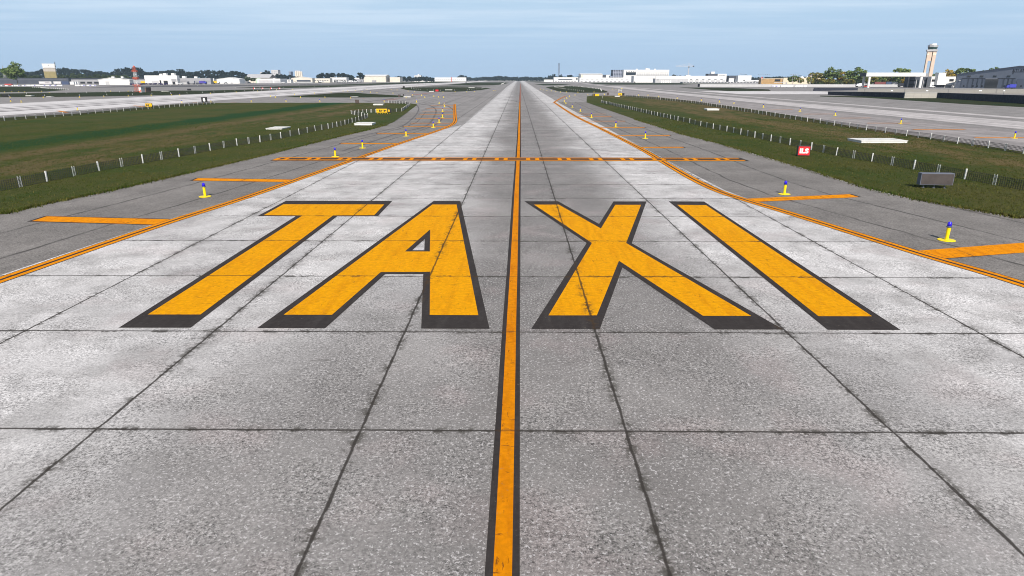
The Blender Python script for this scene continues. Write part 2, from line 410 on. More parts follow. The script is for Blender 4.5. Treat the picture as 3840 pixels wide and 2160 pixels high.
def dup(root, loc, rz=0.0, label=None, group=None, scale=None):
    r = root.copy(); COL.objects.link(r); r.location = loc; r.rotation_euler = (0, 0, rz)
    if scale: r.scale = (scale,)*3
    if label: r['label'] = label
    if group: r['group'] = group
    for ch in list(root.children):
        c = ch.copy(); COL.objects.link(c); c.parent = r
        for g in ch.children:
            d = g.copy(); COL.objects.link(d); d.parent = c
    return r
def sheet(name, pts, z, mat, holes=(), parent=None, uvd=(0, 1)):
    "flat polygon sheet, UV = metres across / along direction uvd"
    polys = [[Vector((x, y, 0)) for x, y in pts]] + [[Vector((x, y, 0)) for x, y in h] for h in holes]
    allv = [v for p in polys for v in p]
    tris = tessellate_polygon(polys)
    me = bpy.data.meshes.new(name)
    fs = []
    for t in tris:
        a, b, c = (allv[i] for i in t)
        fs.append(tuple(t) if (b-a).cross(c-a).z > 0 else tuple(reversed(t)))
    me.from_pydata([(v.x, v.y, z) for v in allv], [], fs)
    uvl = me.uv_layers.new(name='UVMap'); L = math.hypot(*uvd); ux, uy = uvd[0]/L, uvd[1]/L
    for lp in me.loops:
        v = me.vertices[lp.vertex_index].co
        uvl.data[lp.index].uv = (v.x*uy - v.y*ux, v.x*ux + v.y*uy)
    me.materials.append(MATS[mat])
    o = bpy.data.objects.new(name, me); COL.objects.link(o)
    if parent is not None: o.parent = parent
    return o
def ribbon(name, left, right, z, mat, offs=None, parent=None):
    "strip between two polylines with the same number of points; u = metres from the left line"
    n = len(left); vs = [(x, y, z) for x, y in left] + [(x, y, z) for x, y in right]
    fs = [(i, n+i, n+i+1, i+1) for i in range(n-1)]
    me = bpy.data.meshes.new(name); me.from_pydata(vs, [], fs)
    bm = bmesh.new(); bm.from_mesh(me); bmesh.ops.recalc_face_normals(bm, faces=bm.faces)
    if sum(f.normal.z for f in bm.faces) < 0: bmesh.ops.reverse_faces(bm, faces=bm.faces)
    bm.to_mesh(me); bm.free()
    uvl = me.uv_layers.new(name='UVMap')
    for lp in me.loops:
        i = lp.vertex_index; k = i % n
        u = 0 if i < n else math.hypot(left[k][0]-right[k][0], left[k][1]-right[k][1])
        uvl.data[lp.index].uv = (u, me.vertices[i].co.y)
    me.materials.append(MATS[mat])
    o = bpy.data.objects.new(name, me); COL.objects.link(o)
    if parent is not None: o.parent = parent
    return o
def offset_line(pts, d):
    "polyline moved d metres to its right"
    out = []
    for i, p in enumerate(pts):
        a = Vector(pts[max(0, i-1)]); b = Vector(pts[min(len(pts)-1, i+1)]); t = (b-a).normalized()
        out.append((p[0]+t.y*d, p[1]-t.x*d))
    return out
def structure(o): o['kind'] = 'structure'; return o
def interp(tab, y):
    ys = [p[1] for p in tab]; xs = [p[0] for p in tab]
    return float(np.interp(y, ys, xs))
def text_mesh(body, size, depth=.01, bold=0.0):
    cu = bpy.data.curves.new('lettering', 'FONT'); cu.body = body; cu.size = size; cu.extrude = depth; cu.offset = bold
    cu.align_x = 'CENTER'; cu.align_y = 'CENTER'; cu.resolution_u = 3
    ob = bpy.data.objects.new('lettering', cu); COL.objects.link(ob)
    bpy.context.view_layer.update()
    me = bpy.data.meshes.new_from_object(ob.evaluated_get(bpy.context.evaluated_depsgraph_get()))
    bpy.data.objects.remove(ob); bpy.data.curves.remove(cu)
    return me
def lettering(body, size, mat, parent, loc, width=None, height=None, bold=0.0, name='lettering'):
    "upright text facing -Y"
    me = text_mesh(body, size, .012, bold)
    xs = [v.co.x for v in me.vertices]; ys = [v.co.y for v in me.vertices]
    if not xs: return None
    cx, cy = (max(xs)+min(xs))/2, (max(ys)+min(ys))/2
    sx = (width/(max(xs)-min(xs))) if width else 1; sy = (height/(max(ys)-min(ys))) if height else sx
    if not width: sx = sy
    for v in me.vertices: v.co = Vector(((v.co.x-cx)*sx, -v.co.z, (v.co.y-cy)*sy))
    me.materials.clear(); me.materials.append(MATS[mat])
    o = bpy.data.objects.new(name, me); COL.objects.link(o); o.parent = parent; o.location = loc
    return o

# ------------------------------------------------------------------ setting: ground and pavements
Zb = 0.0
structure(sheet('ground', [(-6500, -120), (6500, -120), (6500, 8500), (-6500, 8500)], -.03, 'terrain'))
structure(sheet('apron', [(-1300, -60), (1500, -60), (1700, 3300), (-1500, 3300)], 0.0, 'apron_asphalt'))
structure(sheet('runway', [(-114.5, -60), (-104, 3100), (-205, 3100), (-163, -60)], .004, 'runway_concrete'))
structure(sheet('taxiway_strip', [(87.5, -60), (96, 60), (92.5, 400), (140, 1500), (120, 1500), (82.5, 400), (80, -60)], .004, 'taxi_concrete_strip'))
structure(sheet('taxiway_strip', [(104, -60), (118, 1500), (112, 1500), (100.5, -60)], .004, 'taxi_concrete_strip'))
structure(sheet('road_strip', [(41, 60), (76, 60), (80, 420), (70, 700), (44, 420)], .004, 'far_asphalt'))
structure(sheet('pavement', [G(2615, 341.6), G(2760, 342.2), G(3050, 342.6), G(3104, 343.6), G(3106, 353), G(2900, 353.2), G(2780, 352.9)], .008, 'runway_concrete', uvd=(1, 0)))
EDGE_L = [(-22.5, 6), (-21.5, 16), (-20.71, 24.7), (-19.69, 35.3), (-18.33, 45.24), (-16.26, 66.9), (-14.73, 82.9), (-13.08, 97.8), (-12.1, 108.0), (-11.74, 113.5), (-11.66, 122.0), (-12.3, 132), (-13.1, 140.1), (-16.4, 175), (-20.2, 216)]
EDGE_R = [(22.0, 8), (21.0, 17), (19.84, 24.5), (18.45, 29.6), (16.39, 38.4), (15.2, 43.0), (14.45, 46.6), (14.12, 52), (14.1, 60), (14.2, 74), (13.9, 90), (13.41, 110), (12.43, 150), (12.45, 229), (12.7, 235), (17.0, 275), (22.3, 318)]
# slab concrete of the taxiway
cl = [(-23.2, 5), (-22.1, 16), (-21.3, 24.7), (-20.2, 35.3), (-18.7, 45.2), (-16.45, 66.9), (-14.8, 82.9), (-13.0, 97.8), (-11.6, 108.0), (-10.5, 113.5), (-9.78, 118), (-10.3, 400), (-11.5, 760), (-11, 2600)]
cr = [(22.7, 5), (21.4, 17), (20.1, 24.5), (18.6, 29.6), (16.7, 38.4), (15.6, 43), (15.0, 47), (14.8, 60), (14.75, 95), (14.4, 130), (14.0, 176), (13.9, 243), (14.6, 500), (16, 800), (24, 2600)]
structure(sheet('taxiway', cl + cr[::-1], .012, 'slab_concrete'))

# grass
g_left = [(-110, -40), (-52, -40), (-45, 20)] + [G(*p) for p in [(0, 804), (186, 761), (373, 724), (596, 674), (960, 590), (1280, 510), (1354.5, 493.5), (1448, 469), (1476, 458), (1518.5, 428),
                          (1557, 399), (1565, 393.8), (1559.5, 390), (1539, 388), (1438, 386.3), (1280, 385.4), (888, 385.8), (801, 386), (640, 393), (487, 408), (300, 425.5), (0, 443), (-300, 463)]]
structure(sheet('grass_field', g_left, .02, 'grass_left'))
g_right = [p if p[0] < 500 else G(*p) for p in [(2200.7, 361.5), (2199.5, 384), (2268, 408.7), (2382, 448), (2486, 480), (2553.6, 502.6), (2702.7, 540), (2814.5, 571), (2880, 591), (3067.7, 647), (3255, 706), (3443, 750.5), (3631, 783), (3840, 821), (47, 20), (55, -40),
                           (82, -40), (79, 55), (3840, 570), (3589, 533), (3398, 504), (3184, 472), (2969, 433), (2791, 406), (2608, 380), (2552, 374), (2450, 363), (2347, 358.6), (2218, 359)]]
structure(sheet('grass_field', g_right, .02, 'grass_right'))
isl = [
 [S('z2', 1660, 660), S('z2', 2576, 595), S('z3', 200, 595), S('z3', 400, 610), S('z3', 850, 635), S('z3', 1160, 662), S('z3', 0, 668), S('z2', 2000, 664)],
 [S('z3', 890, 532), S('z3', 940, 520), S('z3', 1050, 514), S('z3', 1600, 511), S('z3', 2100, 514), S('z3', 2260, 528), S('z3', 2100, 556), S('z3', 1900, 572), S('z3', 1700, 580), S('z3', 1300, 578), S('z3', 1000, 556)],
 [S('z3', 1200, 500), S('z3', 1600, 488), S('z3', 2000, 486), S('z3', 2360, 493), S('z3', 2000, 500), S('z3', 1600, 503)],
 [S('z3', 1590, 475), S('z3', 2000, 440), S('z3', 2440, 438), S('z3', 2540, 445), S('z3', 2420, 470), S('z3', 2300, 481), S('z3', 1900, 480)],
 [S('z4', 510, 515), S('z4', 560, 504), S('z4', 620, 500), S('z4', 900, 495), S('z4', 1150, 514), S('z4', 1330, 540), S('z4', 1440, 575), S('z4', 1440, 590), S('z4', 1400, 594), S('z4', 1000, 595), S('z4', 850, 588), S('z4', 700, 575)],
 [S('z4', 340, 470), S('z4', 520, 458), S('z4', 900, 470), S('z4', 700, 482), S('z4', 480, 484)],
 [S('z4', 1040, 440), S('z4', 1500, 446), S('z4', 2576, 449), S('z5', 700, 452), S('z5', 700, 462), S('z5', 230, 462), S('z4', 2576, 472), S('z4', 1500, 473), S('z4', 1240, 462)],
 [S('z4', 200, 424), S('z4', 420, 424), S('z4', 600, 440), S('z4', 380, 440)],
 [S('z5', -60, 514), S('z5', 700, 520), S('z5', 1300, 545), S('z5', 1330, 566), S('z5', 700, 570), S('z5', 60, 525)],
 [S('z1', -200, 505), S('z1', 500, 508), S('z1', 1050, 548), S('z1', 700, 578), S('z1', -200, 590)],
 [S('z1', -300, 612), S('z1', 600, 600), S('z1', 1600, 585), S('z1', 2576, 562), S('z2', 500, 563), S('z2', 1250, 545), S('z2', 1820, 544), S('z2', 1200, 573), S('z2', 600, 606), S('z2', 0, 628), S('z1', 1600, 650), S('z1', 700, 660), S('z1', -300, 664)],
 [S('z2', 960, 520), S('z2', 1700, 495), S('z2', 2576, 488), S('z3', 500, 488), S('z2', 2300, 512), S('z2', 1700, 525)],
 [S('z2', 1650, 486), S('z3', 0, 470), S('z3', 900, 440), S('z3', 1500, 425), S('z3', 2100, 425), S('z3', 1300, 452), S('z3', 500, 476), S('z2', 2576, 486)],
 [S('z1', 2576, 484), S('z2', 700, 484), S('z2', 1900, 472), S('z3', 0, 455), S('z3', 800, 436), S('z3', 0, 462), S('z2', 1800, 482), S('z2', 700, 503), S('z1', 2576, 508), S('z1', 2000, 510), S('z1', 1300, 520), S('z1', 1700, 500)],
 [S('z6', -500, 880), S('z6', 180, 890), S('z6', 765, 905), S('z6', 1240, 905), S('z6', 1700, 925), S('z6', 2576, 985), S('z6', 3400, 1060), S('z6', 3400, 1140), S('z6', 2576, 1055), S('z6', 1700, 1010), S('z6', 900, 958), S('z6', 180, 912), S('z6', -500, 893)],
]
for i, pl in enumerate(isl):
    structure(sheet('grass_island', [G(*p) for p in pl], .02 + .0002*i, 'grass_island' if i != 13 else 'dark_asphalt'))

# asphalt shoulders beside the edge lines
ys = [4, 10, 18, 24.7, 30, 35.3, 40, 45.2, 52, 60, 66.9, 75, 82.9, 90, 97.8, 104, 108]
g_in = [(-36.8, 4), (-36.5, 10), (-35.8, 18), (-34.5, 24.7), (-33.0, 30), (-31.8, 35.3)]
gl_edge = sorted([p for p in g_left if p[0] > -60 and p[1] < 150], key=lambda p: p[1])
gl_edge = [(-50, 4)] + [G(0, 804), G(186, 761), G(373, 724), G(596, 674), G(960, 590), G(1280, 510), G(1354.5, 493.5), G(1448, 469), G(1476, 458), G(1518.5, 428), G(1557, 399)]
gr_edge = [(50, 4)] + [G(3840, 821), G(3631, 783), G(3443, 750.5), G(3255, 706), G(3067.7, 647), G(2880, 591), G(2702.7, 540), G(2553.6, 502.6), G(2486, 480), G(2382, 448), G(2268, 408.7), G(2199.5, 384), G(2200.7, 361.5)]
ysl = ys + [113, 118, 124, 130, 136, 142, 150, 165]
structure(ribbon('shoulder', [(interp(EDGE_L, y)-.1, y) for y in ysl], [(interp(gl_edge, y)-.8, y) for y in ysl], .008, 'shoulder_asphalt'))
ysr = ys + [120, 135, 150, 170, 190, 205, 229, 236]
structure(ribbon('shoulder', [(interp(EDGE_R, y)+.1, y) for y in ysr], [(interp(gr_edge, y)+.8, y) for y in ysr], .008, 'shoulder_asphalt'))
# pale worn rim and dark earth along the right grass edge
structure(ribbon('kerb_strip', [(interp(gr_edge, y)-.30-.1*math.sin(y), y) for y in np.linspace(33, 120, 40)], [(interp(gr_edge, y)-.02, y) for y in np.linspace(33, 120, 40)], .016, 'taxi_concrete_strip'))
# rubber curves swept over the pavement
def curve_strip(pts, w, z):
    P = [Vector(p) for p in pts]; out = []
    for i in range(len(P)-1):
        p0 = P[max(0, i-1)]; p1 = P[i]; p2 = P[i+1]; p3 = P[min(len(P)-1, i+2)]
        for t in np.linspace(0, 1, 8, endpoint=False):
            out.append(.5*((2*p1)+(p2-p0)*t+(2*p0-5*p1+4*p2-p3)*t*t+(3*p1-p0-3*p2+p3)*t**3))
    out.append(P[-1]); l = [(q.x, q.y) for q in out]
    return offset_line(l, -w/2), offset_line(l, w/2)
marks = [(GS('b4', (1500, 215), (1555, 290), (1545, 360), (1470, 470), (1240, 650), (900, 740), (0, 960)), .35),
         (GS('b4', (1560, 205), (1790, 250), (1900, 330), (1880, 440), (1720, 650), (1200, 790), (0, 1170)), .40),
         (GS('b4', (1650, 185), (2050, 230), (2200, 290), (2270, 360)), .40),
         (GS('c', (0, 470), (500, 490), (1100, 560), (1320, 610)), .5), (GS('c', (0, 430), (800, 425), (1700, 435), (2576, 440)), .8),
         (GS('z3', (600, 545), (900, 585), (1400, 605), (2200, 610)), 1.0), (GS('z3', (320, 540), (560, 580), (1000, 610), (1700, 640), (2300, 680)), 1.0)]
bmv, bmf = [], []
for l, w in marks:
    a, b = curve_strip(l, w, .0165); o = len(bmv); n = len(a)
    bmv += [(x, y, .0165) for x, y in a] + [(x, y, .0165) for x, y in b]; bmf += [(o+i, o+n+i, o+n+i+1, o+i+1) for i in range(n-1)]
me = bpy.data.meshes.new('skid_marks'); me.from_pydata(bmv, [], bmf); me.uv_layers.new(name='UVMap'); me.materials.append(MATS['rubber'])
o = bpy.data.objects.new('skid_marks', me); COL.objects.link(o); tag(o, 'dark curved rubber tracks swept over the grey pavement', 'skid marks', kind='stuff')
bmv, bmf = [], []
for x0, x1, w in ((-128, -124, 2.2), (-139, -135, 2.4), (-131, -150, 1.2), (-146, -142, 1.6)):
    for k in range(30):
        y0, y1 = 90+k*40, 130+k*40; xa = x0+(x1-x0)*k/30; xb = x0+(x1-x0)*(k+1)/30; o = len(bmv)
        bmv += [(xa-w/2, y0, .0062), (xa+w/2, y0, .0062), (xb+w/2, y1, .0062), (xb-w/2, y1, .0062)]; bmf.append((o, o+1, o+2, o+3))
me = bpy.data.meshes.new('skid_marks'); me.from_pydata(bmv, [], bmf); uvl = me.uv_layers.new(name='UVMap')
for lp in me.loops: v = me.vertices[lp.vertex_index].co; uvl.data[lp.index].uv = (v.x, v.y)
me.materials.append(MATS['rubber']); o = bpy.data.objects.new('skid_marks', me); COL.objects.link(o); tag(o, 'long dark tyre tracks along the pale runway on the left', 'skid marks', kind='stuff')

# ------------------------------------------------------------------ painted markings
ZB, ZY = .024, .028
def letter(ch, lab, black, yellow, bh=None, yh=None):
    t = thing('painted_letter', lab, 'painted letter', (0, 0, 0), group='letters painted on the taxiway')
    sheet('outline', black, ZB, 'line_black', holes=[bh] if bh else (), parent=t)
    sheet('fill', yellow, ZY, 'letter_yellow', holes=[yh] if yh else (), parent=t)
letter('T', 'big yellow letter T in a black outline, first of the word TAXI',
       GS('a1', (1805, 92)) + GS('a2', (997, 93), (853, 244), (446, 245)) + GS('a1', (845, 1371), (125, 1371), (1905, 246), (1523, 243)),
       GS('a1', (1780, 127)) + GS('a2', (915, 129), (815, 238), (400, 240)) + GS('a1', (945, 1240), (415, 1240), (1972, 240), (1580, 238)))
letter('A', 'big yellow letter A in a black outline with a small three-sided hole',
       GS('a2', (1412, 94), (1680, 94), (1975, 1382), (1287, 1380), (1308, 831), (925, 831), (322, 1376)) + GS('a1', (1517, 1375)),
       GS('a2', (1400, 130), (1643, 130), (1862, 1247), (1373, 1245), (1376, 810), (880, 812), (390, 1243)) + GS('a1', (1783, 1242)),
       GS('a2', (1322, 478), (1318, 591), (1196, 591)), GS('a2', (1378, 380), (1374, 604), (1123, 604)))
letter('X', 'big yellow letter X in a black outline right of the centre line',
       GS('a3', (178, 96), (517, 97), (930, 325), (1075, 98), (1407, 98), (1258, 520)) + GS('a4', (905, 1390), (215, 1389)) + GS('a3', (1165, 765), (938, 1384), (247, 1384), (805, 517)),
       GS('a3', (275, 131), (525, 131), (948, 372), (1093, 133), (1352, 133), (1202, 518)) + GS('a4', (583, 1255), (97, 1253)) + GS('a3', (1130, 698), (907, 1249), (420, 1249), (858, 518)))
letter('I', 'big yellow letter I in a black outline, last of the word TAXI',
       GS('a3', (1630, 97)) + GS('a4', (107, 99), (2085, 1394), (1352, 1392)),
       GS('a3', (1715, 133)) + GS('a4', (128, 136), (1798, 1258), (1258, 1257)))
# centre line
CEN = [(-.24, 2), (-.23, 8.6), (-.19, 20.8), (-.16, 25.5), (-.07, 46.3), (.13, 82.3), (.70, 239)]
t = thing('centre_line', 'long orange yellow centre line with black borders running down the taxiway', 'line')
ribbon('border', [(x-.29, y) for x, y in CEN], [(x+.28, y) for x, y in CEN], .0205, 'line_black', parent=t)
ribbon('stripe', [(x-.155, y) for x, y in CEN], [(x+.155, y) for x, y in CEN], .0225, 'centre_yellow', parent=t)
CEN2 = [(.70, 239.5), (1.4, 400), (2.86, 800), (4.2, 1200)]
t = thing('centre_line', 'faded reddish brown far end of the centre line towards the horizon', 'line')
ribbon('border', [(x-.42, y) for x, y in CEN2], [(x+.42, y) for x, y in CEN2], .0205, 'line_black', parent=t)
ribbon('stripe', [(x-.30, y) for x, y in CEN2], [(x+.30, y) for x, y in CEN2], .0225, 'line_faded', parent=t)
# double edge lines
def smooth(pts, k=6):
    P = [Vector(p) for p in pts]; out = []
    for i in range(len(P)-1):
        p0 = P[max(0, i-1)]; p1 = P[i]; p2 = P[i+1]; p3 = P[min(len(P)-1, i+2)]
        for q in range(k):
            t = q/k; v = .5*((2*p1)+(p2-p0)*t+(2*p0-5*p1+4*p2-p3)*t*t+(3*p1-p0-3*p2+p3)*t**3); out.append((v.x, v.y))
    out.append(tuple(P[-1])); return out
for pts, lab in ((EDGE_L, 'double yellow edge line on black, left side of the taxiway'), (EDGE_R, 'double yellow edge line on black, right side of the taxiway')):
    q = smooth(pts)
    t = thing('edge_line', lab, 'line', group='double edge lines')
    ribbon('border', offset_line(q, -.40), offset_line(q, .40), .0206, 'line_black', parent=t)
    ribbon('stripe', offset_line(q, -.345), offset_line(q, -.085), .0226, 'line_yellow', parent=t)
    ribbon('stripe', offset_line(q, .085), offset_line(q, .345), .0226, 'line_yellow', parent=t)
# ladder hold line
HY0, HY1, HXL, HXR = 64.85, 67.35, -24.3, 22.4
t = thing('hold_line', 'yellow ladder pattern hold line across the taxiway and both shoulders', 'line')
def rect(x0, x1, y0, y1): return [(x0, y0), (x1, y0), (x1, y1), (x0, y1)]
sheet('border', rect(HXL-.1, HXR+.3, HY0-.14, HY1+.14), .0325, 'line_black', parent=t)
sheet('stripe', rect(HXL, HXR, HY0, HY0+.66), .0345, 'line_yellow', parent=t)
sheet('stripe', rect(HXL, HXR-.0, HY1-.60, HY1), .0345, 'line_yellow', parent=t)
for k in range(-8, 7):
    xc = G(2000.1 + k*117.9, 597.5)[0]
    for dx in (-.52, .38):
        if HXL < xc+dx < HXR-.4: sheet('rung', rect(xc+dx-.20, xc+dx+.20, HY0+.66, HY1-.60), .0345, 'line_yellow', parent=t)
# shoulder stripes
def stripe(pts, lab, group, bord=.12):
    t = thing('shoulder_stripe', lab, 'stripe', group=group)
    c = Vector((sum(p[0] for p in pts)/4, sum(p[1] for p in pts)/4))
    big = []
    for p in pts:
        d = Vector(p)-c; big.append((p[0]+math.copysign(bord*1.6, d.x), p[1]+math.copysign(bord, d.y)))
    sheet('border', big, .0182, 'line_black', parent=t); sheet('stripe', pts, .0194, 'line_yellow', parent=t)
def lr(x0, x1, y, w=1.05, tilt=0.0): return [(x0, y-w/2), (x1, y-w/2+tilt), (x1, y+w/2+tilt), (x0, y+w/2)]
gl = 'yellow stripes on the left shoulder'; gr = 'yellow stripes on the right shoulder'
SL = [[(-27.51, 36.0), (-19.75, 35.1), (-19.4, 36.5), (-27.59, 37.34)], [(-25.77, 51.53), (-18.0, 50.75), (-17.7, 52.0), (-25.96, 52.78)],
      lr(-22.1, -14.9, 82.9, 1.05, -.4), lr(-20.8, -13.3, 98.7, 1.05, -.6), lr(-19.4, -11.9, 113.6, 1.0, -.5), lr(-19.5, -11.8, 121.9, 1.0), lr(-20.7, -12.7, 136.2, 1.0), lr(-22.2, -14.1, 151.6, 1.0), lr(-23.8, -15.6, 168, 1.0), lr(-25.0, -17.2, 184, 1.0), lr(-26.5, -19.2, 205, 1.0)]
for i, q in enumerate(SL): stripe(q, 'orange yellow crosswise stripe on the left shoulder, %s from the camera' % ORD[i], gl)
SR = [[(29.4, 30.9), (18.9, 28.3), (18.6, 29.7), (29.2, 32.5)], [(23.28, 44.3), (15.35, 42.4), (15.1, 43.6), (23.16, 45.46)],
      lr(14.5, 19.5, 78.1, 1.0, .2), lr(13.9, 21.6, 94.6, 1.0, .2), lr(13.7, 21.0, 110.8, 1.0, .2), lr(13.2, 20.5, 128.1, 1.0, .2), lr(12.8, 20.1, 144.7, 1.0), lr(13.8, 20.2, 154.7, 1.0)]
for i, q in enumerate(SR): stripe(q, 'orange yellow crosswise stripe on the right shoulder, %s from the camera' % ORD[i], gr)
far = [('z1', 860, 1010, 868, 893, 16), ('z1', 2010, 2165, 788, 806, 0)]
def bar_px(pa, pb, w, lab, group):
    a, b = Vector(G(*pa)), Vector(G(*pb)); d = (b-a).normalized(); n = Vector((-d.y, d.x))*w/2
    stripe([tuple(a-n), tuple(b-n), tuple(b+n), tuple(a+n)], lab, group, .05)
gf = 'yellow stripes beside the far pavements'
FS = [(S('z1', 875, 868), S('z1', 1010, 892), 'beyond the left fence, nearest the left frame edge'), (S('z1', 2020, 790), S('z1', 2165, 805), 'just left of the small yellow sign on the left'),
      (S('z2', 330, 744), S('z2', 400, 744), 'left of the black number sign'), (S('z2', 905, 739), S('z2', 998, 738), 'at the back edge of the left grass, right of the black number sign'),
      (S('z2', 1555, 738), S('z2', 1650, 737), 'at the back edge of the left grass, middle one'), (S('z2', 2190, 739), S('z2', 2245, 738), 'at the back edge of the left grass near the white slab'),
      (S('z3', 310, 680), S('z3', 355, 680), 'behind the brown sign back'), (S('z3', 1160, 672), S('z3', 1215, 674), 'by the tip of the dark green wedge'),
      (S('d', 1655, 461), S('d', 2060, 462), 'under the nearest light beyond the right fence'), (S('d', 1160, 396), S('d', 1570, 395), 'between two lights beyond the right fence'),
      (S('d', 790, 345), S('d', 1135, 345), 'beneath the second light beyond the right fence'), (S('d', 510, 305), S('d', 820, 304), 'on grey asphalt beyond the right fence, fourth from the camera'),
      (S('d', 280, 273), S('d', 530, 272), 'on grey asphalt beyond the right fence, fifth from the camera'), (S('d', 0, 240), S('d', 200, 238), 'on grey asphalt beyond the right fence, sixth from the camera')]
for a, b, lab in FS: bar_px(a, b, .8, 'orange stripe ' + lab, gf)
# red painted holding area
t = thing('red_marking', 'faded red painted lettering block on the pavement behind the left grass', 'painted marking')
for i in range(5):
    a = G(*S('b4', 780+i*35, 150-i*9)); b = G(*S('b4', 1080+i*30, 135-i*8))
    sheet('bar', [(a[0], a[1]-.9), (b[0], b[1]-.9), (b[0], b[1]+.9), (a[0], a[1]+.9)], .0194, 'red_marking', parent=t)
bar = lambda p, q, w, lab: bar_px(p, q, w, lab, None)
t = thing('hold_line', 'dashed brownish hold line slanting beside the faded red block', 'line')
a, b = GS('z3', (345, 734), (760, 680)); sheet('stripe', [(a[0], a[1]), (a[0]+1.2, a[1]-1), (b[0]+1.2, b[1]-1), (b[0], b[1])], .0194, 'rubber', parent=t)
t = thing('hold_line', 'faded red line crossing the pavement in front of the dark island', 'line')
a, b = GS('z3', (1030, 632), (1380, 592)); sheet('stripe', [(a[0], a[1]), (a[0]+1.5, a[1]-1), (b[0]+1.5, b[1]-1), (b[0], b[1])], .0194, 'red_marking', parent=t)

# ------------------------------------------------------------------ edge lights
def make_light():
    t = thing('edge_light', 'x', 'edge light')
    MB().lathe([(.40, 0.0), (.40, .018), (.385, .028), (.10, .03)], 24).build('base_plate', 'light_yellow', t)
    MB().lathe([(.085, .03), (.078, .06), (.080, .12), (.092, .58), (.095, .66)], 14).build('stem', 'light_yellow', t, smooth=False)
    MB().lathe([(.115, .655), (.13, .665), (.13, .70), (.115, .72)], 14).build('collar', 'collar_steel', t)
    MB().lathe([(.10, .715), (.10, .83), (.092, .88), (.07, .915), (.035, .935), (.004, .94)], 14, cap=True).build('lamp', 'lens_blue', t, smooth=True)
    return t
L0 = make_light(); used = [False]
def light(px, py, lab, group, z=.0):
    x, y = G(px, py)
    zz = .02
    if not used[0]:
        L0.location = (x, y, zz); L0['label'] = lab; L0['group'] = group; used[0] = True; return
    dup(L0, (x, y, zz), random.uniform(0, 6.28), lab, group)
def row(pts, desc, group):
    pts = sorted(pts, key=lambda p: -p[1])
    for i, p in enumerate(pts):
        nm = ('%s yellow light from the camera ' % ORD[i].capitalize()) if i < len(ORD) else 'Far yellow light '
        light(*p, nm + desc, group)
row([(769.6, 738.2), (1257.6, 588.5), (1360, 555.9), (1523, 511), (1625, 478.6), (1646.7, 460.9), (1659, 440.7), (1660.5, 418.6), (1666.8, 401.2), (1665.9, 392.9), (1646.9, 388.8)], 'along the left shoulder', 'lights along the left shoulder')
row([(3548.7, 902), (2941, 729), (2419.5, 519.5), (2309, 477), (2217.6, 441), (2175.8, 418), (2145.6, 403), (2122, 390), (2116.3, 383.3), (2116, 375.8)], 'along the right shoulder', 'lights along the right shoulder')
row([(2125.2, 369.5), (2135.7, 362.7), (2156.3, 357.7), (2204.5, 356.3), (2266.6, 355.7), (2227.5, 346.5)], 'at the bend beyond the right edge line', 'lights at the right bend')
row([S('z4', a, b) for a, b in ((430, 545), (470, 557), (527, 565), (592, 572), (662, 580), (733, 590), (820, 590), (995, 595))], 'in front of the small right island', 'lights before the right island')
row([(3803.5, 519), (3377.4, 465), (3131.4, 434), (2999.3, 419), (2862, 403), (2752, 390), (2698, 384), (2630, 378), (2539, 369.8), (2470, 364), (2430, 359), (2394.5, 358.3), (2310, 336.5), (2297.6, 335.4)], 'beyond the right grass field', 'lights beyond the right field')
row([(1562.3, 384), (1440.6, 383.2), (1199.8, 382.6), (1073, 382.6), (942.4, 383), (791.6, 384.3), (682.7, 386.8)], 'behind the back edge of the left grass', 'lights behind the left field')
row([(1593.2, 366.8), (1580.7, 359.7), (1547.2, 357.5), (1523, 367.7), (1627, 363), (1644.8, 364.9), (1663.5, 366.8)], 'on the crossing before the oval dark island', 'lights on the crossing')
row([(1315.4, 368.6), (1218.9, 367.7), (1127.2, 367), (1033, 365.8), (1014.9, 362.7), (1104.6, 355.8), (1179, 350.8), (1241.7, 346.6)], 'around the dark green wedge', 'lights around the green wedge')
row([(291, 413), (80, 383.9), (41, 382)], 'beyond the left fence on the pale runway edge', 'lights on the runway edge')
row([(38.5, 367.7), (162.7, 366.5), (298.9, 365.7), (390, 364), (481.5, 361), (567.2, 359.5), (643.7, 357), (674.8, 357.8), (789.6, 352), (886, 347), (966.7, 342.9), (1036.8, 338.6), (1096.6, 336.6)], 'along the far side of the pale runway', 'lights on the far runway side')
row([S('z1', a, b) for a, b in ((72, 590), (180, 585), (280, 585), (376, 587), (627, 580), (752, 600), (1670, 577), (1935, 577))], 'in front of the far left grass patch', 'lights at the far left patch')
row([S('z3', a, b) for a, b in ((27, 575), (98, 575), (212, 567), (314, 583), (376, 547), (440, 592), (538, 598), (752, 552), (842, 557), (780, 608), (1007, 575), (1107, 583))], 'on the grey bend left of the oval dark island', 'lights on the grey bend')
row([S('z3', a, b) for a, b in ((1535, 588), (1717, 585), (1893, 587), (2012, 582), (2295, 565), (2322, 565))], 'in front of the oval dark island', 'lights before the oval island')

